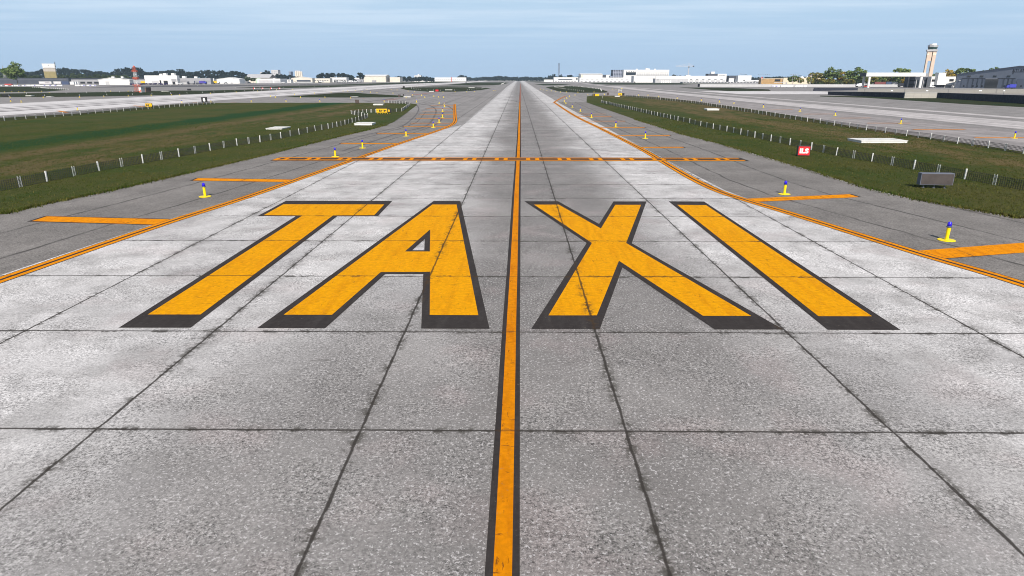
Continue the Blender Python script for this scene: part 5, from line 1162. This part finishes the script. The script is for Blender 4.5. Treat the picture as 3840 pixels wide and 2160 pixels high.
# ---- blue grey hangar
hA = Vector(G(*S('k', 155, 883))); hB = Vector(G(*S('k', 2254, 913))); hu = (hB-hA).normalized()
def hk(x, y):
    "sheet pixel on the oblique facade plane: metres along the facade, height"
    d = ray(*S('k', x, y)); t_ = (hA.x*hu.y-hA.y*hu.x)/(d.x*hu.y-d.y*hu.x)
    return (Vector((d.x*t_, d.y*t_))-hA).dot(hu), CAMH+d.z*t_
half, hz = hk(2150, 213); he = hk(235, 470)[1]; he = hz-(hz-he)*half/(half-hk(235, 470)[0]); W = half*2
t = thing('hangar', 'big blue grey gabled hangar with sliding doors at the right edge', 'hangar', (hA.x, hA.y, 0), math.atan2(hu.y, hu.x))
MB().prism([(0, 0), (W, 0), (W, he), (half, hz-.4), (0, he)], 0, 70).build('wall', 'hangar_blue', t)
MB().prism([(-.5, he-.2), (half, hz-.38), (half, hz), (-.5, he+.2)], -.6, 70.5).build('roof', 'hangar_blue_dark', t); MB().prism([(W+.5, he-.2), (half, hz-.38), (half, hz), (W+.5, he+.2)], -.6, 70.5).build('roof', 'hangar_blue_dark', t)
def hpanel(nm, xa, ya, xb, yb, m, d0=-.12, d1=-.01, par=None):
    a = hk(xa, ya); b = hk(xb, yb); o = MB().bx(a[0], b[0], d0, d1, b[1], a[1]).build(nm, m, t if par is None else par); return o
for a, b in ((565, 0), (950, 0), (1345, 0), (1765, 0)):
    hpanel('window', a-22, 508, a+20, 560, 'dark_glass'); hpanel('window', a+32, 508, a+74, 560, 'dark_glass')
dx = [(375, 530), (535, 680), (685, 820), (825, 960), (965, 1095)]
for a, b in dx: hpanel('door', a+25, 606, b+20, 893, 'hangar_blue_dark', -.3, -.01)
for a, b in ((1455, 1600), (1605, 1735), (1740, 1865), (1870, 1960)): hpanel('door', a+25, 606, b+20, 893, 'hangar_blue_dark', -.3, -.01)
hpanel('door', 2070, 606, 2250, 893, 'hangar_blue_dark', -.3, -.01)
hpanel('lattice_door', 1110, 620, 1440, 890, 'lattice_door', -.45, -.02); hpanel('door_frame', 1105, 598, 1450, 618, 'grey_wall', -.5, -.02)
hpanel('door_rail', 385, 588, 1100, 603, 'slate_wall', -.4, -.02); hpanel('door_rail', 1475, 585, 2010, 603, 'slate_wall', -.4, -.02)
for a in (443, 725, 855, 995, 1668, 1790, 1905, 2175): hpanel('window', a-18, 808, a+18, 846, 'dark_void', -.36, -.31)
hpanel('lamp', 298, 645, 330, 668, 'white_paint', -.4, -.01)
a = hk(2150, 360); lettering('ATLANTIC', 1, 'slate_dark', t, (a[0]+1.6, -.06, a[1]), width=17, height=2.4, name='wall_lettering')
b = hk(2150, 402); MB().bx(b[0]-6.5, b[0]+13, -.06, -.01, b[1]-.2, b[1]+.2).build('wall_band', 'slate_dark', t)
b0_ = hk(1952, 315); b1_ = hk(1940, 470); MB().bx(b0_[0]-.6, b0_[0]+.5, -.06, -.01, b1_[1], b0_[1]).build('wall_emblem', 'slate_wall', t)

# ------------------------------------------------------------------ vehicles, trailers, boxes
def wheels(t, xs, y0, y1, r=.42, w=.28):
    for x in xs:
        for y in (y0, y1):
            m = MB(); n = 12
            vs = [(x+r*math.cos(2*math.pi*i/n), y-w/2, r+r*math.sin(2*math.pi*i/n)) for i in range(n)] + [(x+r*math.cos(2*math.pi*i/n), y+w/2, r+r*math.sin(2*math.pi*i/n)) for i in range(n)]
            m.add(vs, [(i, (i+1) % n, n+(i+1) % n, n+i) for i in range(n)] + [tuple(range(n-1, -1, -1)), tuple(range(n, 2*n))]); m.build('wheel', 'tyre_black', t)
def car(loc, lab, col='vehicle_white', s=1.0, rz=0.0, pickup=False):
    t = thing('car', lab, 'car', loc, rz); t.scale = (s,)*3
    MB().prism([(-2.3, .35), (2.2, .35), (2.3, .8), (1.3, 1.0), (-2.3, 1.05)], -.9, .9).build('body', col, t)
    MB().prism([(-1.6 if not pickup else -.2, 1.0), (1.2, 1.0), (.55, 1.62), (-1.1 if not pickup else -.1, 1.65)], -.8, .8).build('cabin', 'dark_glass', t)
    MB().prism([(-1.15 if not pickup else -.12, 1.655), (.55, 1.625), (.5, 1.70), (-1.1 if not pickup else -.1, 1.72)], -.78, .78).build('roof', col, t)
    wheels(t, (-1.4, 1.4), -.82, .82, .36); return t
def truck(loc, lab, col='vehicle_white', box='vehicle_white', L=6.0, hbox=2.6, s=1.0, rz=0.0):
    t = thing('truck', lab, 'truck', loc, rz); t.scale = (s,)*3
    MB().bx(-L/2, L/2, -1.1, 1.1, .6, .9).build('chassis', 'steel_dark', t); MB().bx(-L/2, L/2-2.1, -1.2, 1.2, .92, .92+hbox).build('cargo_box', box, t)
    MB().prism([(L/2-1.95, .92), (L/2, .92), (L/2+.05, 1.6), (L/2-.4, 2.5), (L/2-1.95, 2.55)], -1.1, 1.1).build('cab', col, t)
    MB().prism([(L/2+.02, 1.65), (L/2+.08, 1.62), (L/2-.30, 2.38), (L/2-.36, 2.38)], -1.0, 1.0).build('windscreen', 'dark_glass', t)
    wheels(t, (-L/2+1, L/2-1), -1, 1, .5); return t
def trailer(p0, p1, pb, pt, lab, col, Y=None, text=None, skirt=True, name='trailer', cat='trailer'):
    if Y is None: Y = G((p0+p1)/2, pb)[1]
    x0, _ = at(p0, pb, Y); x1, _ = at(p1, pb, Y); h = at((p0+p1)/2, pt, Y)[1]; w = x1-x0
    t = thing(name, lab, cat, ((x0+x1)/2, Y, 0)); z0 = 1.1 if skirt else .05
    b = MB().bx(-w/2, w/2, 0, 2.6, z0, h).build('box', col, t); m = MB()
    for k in range(max(2, int(w/1.2))): xx = -w/2+w*(k+.5)/max(2, int(w/1.2)); m.bx(xx-.04, xx+.04, -.05, -.005, z0+.1, h-.1)
    m.build('rib', col, t)
    if skirt: wheels(t, (-w/2+1.5, -w/2+2.8, w/2-2), .3, 2.3, .5); MB().bx(-w/2+.3, w/2-.3, .4, 2.2, .75, 1.08).build('chassis', 'steel_dark', t)
    if text: lettering(text, 1, 'text_purple', t, (-w*.0+w*.18, -.06, (z0+h)/2+.2), width=w*.36, height=(h-z0)*.55, name='lettering')
    return t
trailer(S('e', 1055, 0)[0], S('e', 1390, 0)[0], 317.3, S('e', 0, 540)[1], 'pale trailer with dark lettering parked before the dark building', 'trailer_white', text='FedEx')
trailer(S('e', 1445, 0)[0], S('e', 1645, 0)[0], 317.3, S('e', 0, 540)[1], 'plain pale trailer right of the lettered one', 'trailer_white')
trailer(S('e', 1665, 0)[0], S('e', 1850, 0)[0], 317.3, S('e', 0, 538)[1], 'dark blue container right of the pale trailers', 'container_blue', skirt=False, name='container', cat='container')
trailer(S('e', 1880, 0)[0], S('e', 1985, 0)[0], 317.0, S('e', 0, 545)[1], 'white container beside two white posts, left apron', 'vehicle_white', skirt=False, name='container', cat='container')
for i, x in enumerate((2035, 2100)): trailer(S('e', x-14, 0)[0], S('e', x+10, 0)[0], 317.0, S('e', 0, 545)[1], 'narrow white upright panel on the left apron, %s of two' % ORD[i], 'vehicle_white', skirt=False, name='container', cat='container')
trailer(S('e', 125, 0)[0], S('e', 308, 0)[0], 320, S('e', 0, 602)[1], 'long red container at the foot of the dark building', 'container_red', skirt=False, name='container', cat='container')
trailer(S('z6', 318, 0)[0], S('z6', 482, 0)[0], 323, S('z6', 0, 672)[1], 'maroon container seen under the canopy', 'container_maroon', Y=735, skirt=False, name='container', cat='container')
trailer(S('z6', 490, 0)[0], S('z6', 570, 0)[0], 323, S('z6', 0, 670)[1], 'grey blue container right of the maroon one', 'container_blue', Y=737, skirt=False, name='container', cat='container')
trailer(S('z6', 575, 0)[0], S('z6', 660, 0)[0], 323, S('z6', 0, 672)[1], 'pale grey container under the canopy', 'pale_grey', Y=739, skirt=False, name='container', cat='container')
trailer(S('f', 565, 0)[0], S('f', 670, 0)[0], 309, S('f', 0, 415)[1], 'yellow box trailer beside the big white hangar', 'vehicle_yellow', Y=1150, name='trailer')
def uld(p0, p1, pb, pt, lab, group, panel=True, flip=False):
    Y = G((p0+p1)/2, pb)[1]; x0, _ = at(p0, pb, Y); x1, _ = at(p1, pb, Y); h = at((p0+p1)/2, pt, Y)[1]; w = x1-x0; s = -1 if flip else 1
    t = thing('cargo_box', lab, 'cargo box', ((x0+x1)/2, Y, 0), group=group)
    pr = [(-w/2*s, h*.45), (-w*.38*s, .12), (w/2*s, .12), (w/2*s, h), (-w/2*s, h)]
    MB().prism(pr, 0, 1.6).build('shell', 'vehicle_white', t); MB().bx(-w/2, w/2, -.05, 1.65, 0, .12).build('base', 'steel_dark', t)
    if panel: MB().bx(w*.08*s if s > 0 else -w*.42, w*.42 if s > 0 else -w*.08, -.03, -.004, h*.3, h*.85).build('panel', 'uld_purple', t)
ul = [(705, 820, 0), (833, 965, 1), (975, 1095, 0), (1102, 1228, 1), (1248, 1385, 1), (1392, 1517, 1), (1540, 1668, 0), (2012, 2140, 0), (2165, 2287, 1), (2325, 2455, 1), (2465, 2580, 1)]
for i, (a, b, p) in enumerate(ul):
    uld(S('e', a, 0)[0], S('e', b, 0)[0], 323.3, S('e', 0, 628)[1], 'white cargo box%s in the left apron row, %s from the left' % (' with a purple panel' if p else '', ORD[i]), 'cargo boxes on the left apron', bool(p))
for i, (a, b) in enumerate(((20, 48), (140, 205), (315, 350), (375, 420), (445, 525), (585, 690))):
    uld(S('e', a, 0)[0], S('e', b, 0)[0], 323.6, S('e', 0, 638)[1], 'narrow white cargo box, %s from the left frame edge' % ORD[i], 'cargo boxes on the left apron', i > 3)
for i, (a, b, p) in enumerate(((1350, 1400, 1), (1405, 1465, 1), (1485, 1570, 0), (1577, 1668, 0), (1700, 1735, 0), (1742, 1782, 0), (1786, 1820, 0), (1824, 1870, 0))):
    uld(S('z5', a, 0)[0], S('z5', b, 0)[0], 325.2 if False else 327, S('z5', 0, 484)[1], 'white cargo box%s before the right grey wall, %s from left' % (' with purple sides' if p else '', ORD[i]), 'cargo boxes before the grey wall', bool(p), True)
# baggage carts
def cart(loc, lab, col, group):
    t = thing('baggage_cart', lab, 'baggage cart', loc, group=group)
    MB().bx(-1.6, 1.6, -.75, .75, .45, .62).build('bed', 'steel_dark', t); m = MB()
    for x in (-1.5, 1.5):
        for y in (-.7, .7): m.bar((x, y, .6), (x, y, 1.95), .06)
    m.build('frame', 'steel_dark', t); MB().bx(-1.6, 1.6, -.75, .75, 1.95, 2.15).build('roof', col, t); MB().bx(-1.45, 1.45, .5, .62, .65, 1.94).build('curtain', col, t); wheels(t, (-1.1, 1.1), -.7, .7, .28, .15)
k = 0
for x in range(330, 1250, 62):
    px = S('f', x+random.uniform(-12, 12), 0)[0]; py = 318.6+random.uniform(-1.2, .6); gx, gy = G(px, py)
    cart((gx, gy, 0), 'dark purple baggage cart before the big white hangar, %s from the left' % ORD[k], 'cart_purple', 'baggage carts before the white hangars'); k += 1
def stairs(px, py, lab):
    x, y = G(px, py); t = thing('boarding_stairs', lab, 'boarding stairs', (x, y, 0)); m = MB(); m.prism([(-3, .6), (3, 3.6), (3, 4.0), (-3, 1.0)], -.8, .8); m.build('flight', 'pale_grey', t)
    MB().bx(2.2, 3.4, -.8, .8, 0.5, 3.55).build('tower', 'pale_grey', t); m = MB()
    for yy in (-.8, .8): m.bar((-3, yy, 2.0), (3.2, yy, 5.0), .07)
    m.build('handrail', 'vehicle_white', t); wheels(t, (-2.2, 2.2), -.8, .8, .35)
stairs(S('f', 100, 0)[0], 317.8, 'pale mobile boarding stairs before the gabled white hangar')
stairs(S('f', 20, 0)[0], 317.6, 'boarding stairs partly out at the left of the other pair')
cars = [(S('z2', 1705, 0)[0], 312.3, 'white pickup before the grey side of a hangar', 'vehicle_white', True), (S('f', 1520, 0)[0], 317.2, 'white van like car at the foot of the grey blue building', 'vehicle_white', False), (S('z2', 835, 0)[0], 313.8, 'white car before the pure white hangar', 'vehicle_white', False), (S('z2', 1015, 0)[0], 313, 'small white car at the right of the pure white hangar', 'vehicle_white', False),
        (S('z2', 930, 0)[0], 313.4, 'dark utility car before the pure white hangar', 'vehicle_dark', True), (S('z2', 1185, 0)[0], 312.8, 'dark car under the two round trees', 'vehicle_dark', False), (S('z2', 1875, 0)[0], 311, 'white car before the open hangar', 'vehicle_white', False), (S('z5', 2340, 0)[0], 324.4, 'white car parked before the grey wall on the right', 'vehicle_white', False),
        (S('h', 978, 0)[0], S('h', 0, 440)[1], 'white car under the canopy beside a dark truck', 'vehicle_white', False), (S('h', 400, 0)[0], S('h', 0, 452)[1], 'small red tug between the left canopy columns', 'vehicle_red', False), (S('h', 540, 0)[0], S('h', 0, 440)[1], 'white and red small tractor under the canopy', 'vehicle_red', True),
        (S('z3', 465, 0)[0], 307.5, 'dark car before the tan hangar', 'vehicle_dark', False), (S('z3', 1010, 0)[0], 306, 'long dark vehicle right of the beige box building', 'vehicle_dark', False), (S('h', 1845, 0)[0], S('h', 0, 462)[1], 'white tow tractor before the white office wing', 'vehicle_white', True), (S('h', 2350, 0)[0], S('h', 0, 466)[1], 'little white car at the corner of the blue hangar', 'vehicle_white', False)]
for px, py, lab, c, pk in cars:
    gx, gy = G(px, py); car((gx, gy, 0), lab, c, 1.25 if gy < 900 else 1.5, random.choice((0, math.pi)), pk)
trucks = [(S('f', 2250, 0)[0], 315.6, 'yellowish tanker truck before the small white cubic block', 'vehicle_yellow', 'vehicle_white'), (S('f', 2390, 0)[0], 315.4, 'white and yellow service truck left of the pure white hangar', 'vehicle_white', 'vehicle_yellow'), (S('f', 2080, 0)[0], 316.2, 'purple blue box truck before the grey blue building', 'vehicle_blue', 'uld_purple'), (S('f', 1790, 0)[0], 316.4, 'dark low truck before the grey blue building', 'vehicle_dark', 'grey_wall'),
          (S('h', 1180, 0)[0], S('h', 0, 447)[1], 'dark truck under the right part of the canopy', 'vehicle_dark', 'vehicle_dark'), (S('h', 250, 0)[0], S('h', 0, 448)[1], 'white service truck beside the left canopy column', 'vehicle_white', 'vehicle_white'), (S('h', 1960, 0)[0], S('h', 0, 460)[1], 'blue and grey loader before the white stepped office', 'vehicle_blue', 'steel_dark'), (S('k', 1825, 0)[0], S('k', 0, 912)[1], 'bright blue equipment truck before the blue hangar doors', 'vehicle_blue', 'vehicle_blue'),
          (S('z3', 60, 0)[0], 308.3, 'white service truck before the long white roofed shed', 'vehicle_white', 'vehicle_white'), (S('z3', 150, 0)[0], 309.3, 'white and grey service truck among the parked aircraft', 'vehicle_white', 'pale_grey'), (S('z3', 270, 0)[0], 309, 'grey truck left of the tan hangar', 'vehicle_white', 'grey_wall'), (S('z3', 1065, 0)[0], 303.5, 'long yellow truck right of the beige box building', 'vehicle_yellow', 'vehicle_yellow'), (S('z3', 1817, 0)[0], 304.8, 'red fire truck near the red mast', 'vehicle_red', 'vehicle_red'),
          (S('z3', 1922, 0)[0], 303.2, 'far yellow truck at the foot of the hazy wood', 'vehicle_yellow', 'vehicle_yellow'), (S('z3', 2205, 0)[0], 303.0, 'far yellow bus at the foot of the hazy wood', 'vehicle_yellow', 'vehicle_yellow'), (S('z3', 2045, 0)[0], 303.0, 'far white truck between two yellow ones', 'vehicle_white', 'vehicle_white')]
for px, py, lab, c, bx_ in trucks:
    gx, gy = G(px, py); truck((gx, gy, 0), lab, c, bx_, 6.5, 2.2, 1.15 if gy < 900 else (1.6 if gy < 1800 else 2.6), random.choice((0, math.pi)))
# red mast at runway end
gx, gy = G(1693, 307); t = thing('marker_mast', 'short red mast beside the far end of the pale runway', 'mast', (gx, gy, 0)); hh = at(1693, 289.5, gy)[1]; m = MB(); lattice(m, (0, 0, 0), (0, 0, hh), .8, 10, .35); m.build('lattice', 'vehicle_red', t); MB().bx(-1.2, 1.2, -1.2, 1.2, 0, 1).build('base', 'vehicle_red', t)
# parked airliner with a red fin
gx, gy = at(2825, 306, 1380)[0], 1380
t = thing('airliner', 'white parked airliner with a red fin left of the timber clad building', 'airliner', (gx, gy, 0), rz=math.pi*.98)
m = MB(); n = 14; prof = [(-17, .3, 4.3), (-15, 1.1, 4.1), (-11, 1.9, 3.8), (-4, 2.0, 3.7), (10, 2.0, 3.7), (15, 1.6, 3.7), (17.5, .8, 3.4), (18.3, .15, 3.2)]
vs = []
for x, r, zc in prof: vs += [(x, r*math.cos(2*math.pi*i/n), zc+r*math.sin(2*math.pi*i/n)) for i in range(n)]
fs = [(k*n+i, k*n+(i+1) % n, (k+1)*n+(i+1) % n, (k+1)*n+i) for k in range(len(prof)-1) for i in range(n)] + [tuple(range(n)), tuple((len(prof)-1)*n+i for i in range(n))]
m.add(vs, fs); m.build('fuselage', 'vehicle_white', t, smooth=True)
MB().prism([(-16.5, 5.0), (-11.5, 5.4), (-15.2, 11.3), (-17.6, 11.3)], -.15, .15).build('fin', 'vehicle_red', t)
for s in (-1, 1):
    m = MB(); v = [(4, s*1.8, 2.9), (-2.5, s*1.8, 2.9), (-6.5, s*16, 4.1), (-4.8, s*16, 4.1)]; m.add(v + [(a, b, c+.3) for a, b, c in v], [(0, 1, 2, 3), (4, 5, 6, 7), (0, 1, 5, 4), (1, 2, 6, 5), (2, 3, 7, 6), (3, 0, 4, 7)]); m.build('wing', 'pale_grey', t)
    m = MB(); v = [(-13, s*.8, 4.6), (-16, s*.8, 4.6), (-17, s*6, 5.0), (-15.5, s*6, 5.0)]; m.add(v + [(a, b, c+.2) for a, b, c in v], [(0, 1, 2, 3), (4, 5, 6, 7), (0, 1, 5, 4), (1, 2, 6, 5), (2, 3, 7, 6), (3, 0, 4, 7)]); m.build('tailplane', 'pale_grey', t)
    m = MB(); m.bar((3.6, s*5.5, 1.9), (-.6, s*5.5, 2.0), 1.0, .7, 12); m.build('engine', 'vehicle_white', t)
m = MB(); m.bar((12, 0, 0), (12, 0, 2.4), .18); m.bar((-1, 2.5, 0), (-1, 2.5, 2.9), .2); m.bar((-1, -2.5, 0), (-1, -2.5, 2.9), .2); m.build('landing_gear', 'steel_dark', t)
# small parked propeller aircraft among the left hangars
for i, (px, py, rz) in enumerate(((S('z3', 20, 0)[0], 309.2, .4), (S('z3', 110, 0)[0], 310.3, 2.6), (S('z3', 235, 0)[0], 310.2, .9), (S('z2', 2290, 0)[0], 310.2, .3), (S('z2', 2530, 0)[0], 310.2, 2.4))):
    gx, gy = G(px, py); t = thing('light_aircraft', 'small white parked aircraft before the left hangars, %s from the left' % ['third', 'fourth', 'fifth', 'first', 'second'][i], 'light aircraft', (gx, gy, 0), rz, 'small aircraft before the left hangars'); t.scale = (1.5,)*3
    m = MB(); m.bar((-4.2, 0, 1.5), (1.5, 0, 1.4), .25, .65, 10); m.bar((1.5, 0, 1.4), (3.4, 0, 1.35), .65, .35, 10); m.build('fuselage', 'vehicle_white', t, smooth=True)
    MB().bx(.1, 1.6, -5.2, 5.2, 2.05, 2.2).build('wing', 'vehicle_white', t); MB().prism([(-4.3, 1.5), (-3.2, 1.6), (-3.9, 3.0), (-4.5, 3.0)], -.08, .08).build('fin', 'vehicle_white', t); MB().bx(-4.3, -3.4, -1.7, 1.7, 1.55, 1.65).build('tailplane', 'vehicle_white', t); m = MB()
    for a in ((2.4, 0), (.6, 1.1), (.6, -1.1)): m.bar((a[0], a[1]*.5, 1.0), (a[0], a[1], .2), .08); m.box(a[0], a[1], .22, .4, .15, .4)
    m.build('landing_gear', 'tyre_black', t)

# ------------------------------------------------------------------ grass tufts
def tufts(poly, n, ymax, seed, lab, edge=None):
    r = np.random.default_rng(seed); P = np.array(poly); lo, hi = P.min(0), P.max(0); hi[1] = min(hi[1], ymax); lo[0] = max(lo[0], -130); hi[0] = min(hi[0], 130)
    pts = []
    while len(pts) < n:
        q = r.uniform(lo, hi, (n*3, 2)); dist = np.hypot(q[:, 0], q[:, 1]); keep = r.uniform(size=len(q)) < (38/np.maximum(dist, 38))**2.0; q = q[keep]
        ins = np.zeros(len(q), bool); j = len(P)-1
        for i in range(len(P)):
            c = ((P[i, 1] > q[:, 1]) != (P[j, 1] > q[:, 1])) & (q[:, 0] < (P[j, 0]-P[i, 0])*(q[:, 1]-P[i, 1])/(P[j, 1]-P[i, 1]+1e-12)+P[i, 0]); ins ^= c; j = i
        pts += q[ins].tolist()
    q = np.array(pts[:n]); d = np.hypot(q[:, 0], q[:, 1]); V = []
    for k in range(3):
        ang = r.uniform(0, 6.28, n); h = r.uniform(.04, .11, n)*(1+(r.uniform(size=n) > .95)*.9); w = .015*(d/40)**.5; off = r.normal(0, .05, (n, 2)); b = q+off
        tip = b + np.stack([np.cos(ang), np.sin(ang)], 1)*h[:, None]*.6; s = np.stack([-np.sin(ang), np.cos(ang)], 1)*w[:, None]
        V.append(np.stack([np.c_[b-s, np.full(n, .02)], np.c_[b+s, np.full(n, .02)], np.c_[tip, .02+h]], 1))
    V = np.concatenate(V).reshape(-1, 3); me = mesh_np('grass_tufts', V, np.arange(len(V)).reshape(-1, 3), 'grass_blade')
    o = bpy.data.objects.new('grass_tufts', me); COL.objects.link(o); tag(o, lab, 'grass', kind='stuff')
tufts(g_left, 70000, 125, 11, 'short green grass blades of the left field')
tufts(g_right, 70000, 140, 12, 'short green grass blades of the right field')
def fringe(line, n, seed, lab, side):
    r = np.random.default_rng(seed); L = np.array(line); seg = np.hypot(*np.diff(L, axis=0).T); cum = np.r_[0, np.cumsum(seg)]
    s = r.uniform(0, 1, n)**1.4*cum[-1]; i = np.clip(np.searchsorted(cum, s)-1, 0, len(seg)-1); f = (s-cum[i])/seg[i]; q = L[i]+(L[i+1]-L[i])*f[:, None]; q[:, 0] += side*np.abs(r.normal(0, .28, n))-side*.1
    ang = r.uniform(0, 6.28, n); h = r.uniform(.06, .2, n); tip = q+np.stack([np.cos(ang), np.sin(ang)], 1)*h[:, None]*.7; w = np.stack([-np.sin(ang), np.cos(ang)], 1)*.03
    V = np.stack([np.c_[q-w, np.full(n, .012)], np.c_[q+w, np.full(n, .012)], np.c_[tip, .02+h]], 1).reshape(-1, 3); me = mesh_np('grass_tufts', V, np.arange(len(V)).reshape(-1, 3), 'grass_blade')
    o = bpy.data.objects.new('grass_tufts', me); COL.objects.link(o); tag(o, lab, 'grass', kind='stuff')
fringe(gl_edge[1:9], 7000, 21, 'ragged grass edge creeping over the left shoulder', 1)
fringe(gr_edge[1:11], 7000, 22, 'ragged grass edge creeping over the right shoulder', -1)

# ------------------------------------------------------------------ haze
hz_ = MB().bx(-7000, 7000, -300, 9000, -1.03, 135)
m = bpy.data.materials.new('haze_air'); m.use_nodes = True; nt = m.node_tree; nt.nodes.clear()
out = nt.nodes.new('ShaderNodeOutputMaterial'); vol = nt.nodes.new('ShaderNodeVolumePrincipled'); vol.inputs['Color'].default_value = (.62, .80, 1.0, 1); vol.inputs['Density'].default_value = .00005; vol.inputs['Anisotropy'].default_value = 0.0
nt.links.new(vol.outputs[0], out.inputs['Volume']); MATS['haze_air'] = m
o = hz_.build('haze', 'haze_air'); tag(o, 'thin pale blue haze over the airfield', 'haze', kind='stuff')

# ------------------------------------------------------------------ light, sky, camera
SUN_EL, SUN_AZ = 38.0, rad(180-3.5)       # sun stands behind the camera
sd = Vector((math.sin(SUN_AZ)*math.cos(rad(SUN_EL)), math.cos(SUN_AZ)*math.cos(rad(SUN_EL)), math.sin(rad(SUN_EL))))
ld = bpy.data.lights.new('sun', 'SUN'); ld.energy = 4.4; ld.angle = rad(.53); ld.color = (1.0, .93, .845)
lo = bpy.data.objects.new('sun', ld); COL.objects.link(lo); lo.rotation_euler = sd.to_track_quat('Z', 'Y').to_euler(); lo.location = (0, -40, 60)
w = bpy.data.worlds.new('World'); scene.world = w; w.use_nodes = True; wn = NT(w.node_tree); bg = wn.n['Background']
sky = wn.new('ShaderNodeTexSky'); sky.sky_type = 'NISHITA'; sky.sun_disc = False; sky.sun_elevation = rad(SUN_EL); sky.sun_rotation = SUN_AZ; sky.air_density = 1.0; sky.dust_density = .6; sky.ozone_density = 2.5; sky.altitude = 20
tc = wn.new('ShaderNodeTexCoord').outputs['Generated']; x, y, z = wn.sep(tc)
zz = wn.math('MAXIMUM', z, .03)
pl = wn.comb(wn.math('DIVIDE', x, zz), wn.math('DIVIDE', y, zz))
n1 = wn.noise(pl, .35, 6, .6, scl=(.6, 1.6, 1)); n2 = wn.noise(pl, .12, 4, .55, off=(4, 1, 0))
cl_ = wn.math('MULTIPLY', wn.ramp(wn.math('ADD', wn.math('MULTIPLY', n1, .6), wn.math('MULTIPLY', n2, .4)), .40, .60), wn.ramp(z, .02, .11))
low = wn.mix(wn.ramp(z, 0.0, .13), (3.05, 4.38, 6.15), (3.75, 5.15, 6.6))
blue = wn.mix(wn.ramp(z, .08, .30, .92, .0), wn.mix(1.0, sky.outputs[0], (.55, .55, .55), 'MULTIPLY'), low)
SKYCOL = wn.mix(wn.math('MULTIPLY', cl_, .60), blue, (5.5, 6.4, 7.4))
wn.put(bg.inputs['Color'], SKYCOL); bg.inputs['Strength'].default_value = .10; SKYK = 1.0
cd = bpy.data.cameras.new('camera'); cd.sensor_width = 36; cd.lens = 36*FPX/3840; cd.clip_start = .1; cd.clip_end = 30000
co = bpy.data.objects.new('camera', cd); COL.objects.link(co); co.location = (0, 0, CAMH); co.rotation_euler = (math.pi/2-PITCH, 0, -YAW); scene.camera = co
scene.view_settings.view_transform = 'Standard'; scene.view_settings.look = 'None'; scene.view_settings.exposure = .45; scene.view_settings.gamma = 1
try: scene.view_settings.use_curve_mapping = False
except Exception: pass
scene.render.engine = 'CYCLES'; scene.cycles.use_denoising = True; scene.cycles.denoiser = 'OPENIMAGEDENOISE'; scene.cycles.denoising_input_passes = 'RGB_ALBEDO_NORMAL'; scene.cycles.denoising_prefilter = 'ACCURATE'; scene.cycles.filter_width = 1.0; scene.cycles.max_bounces = 6; scene.cycles.volume_bounces = 1
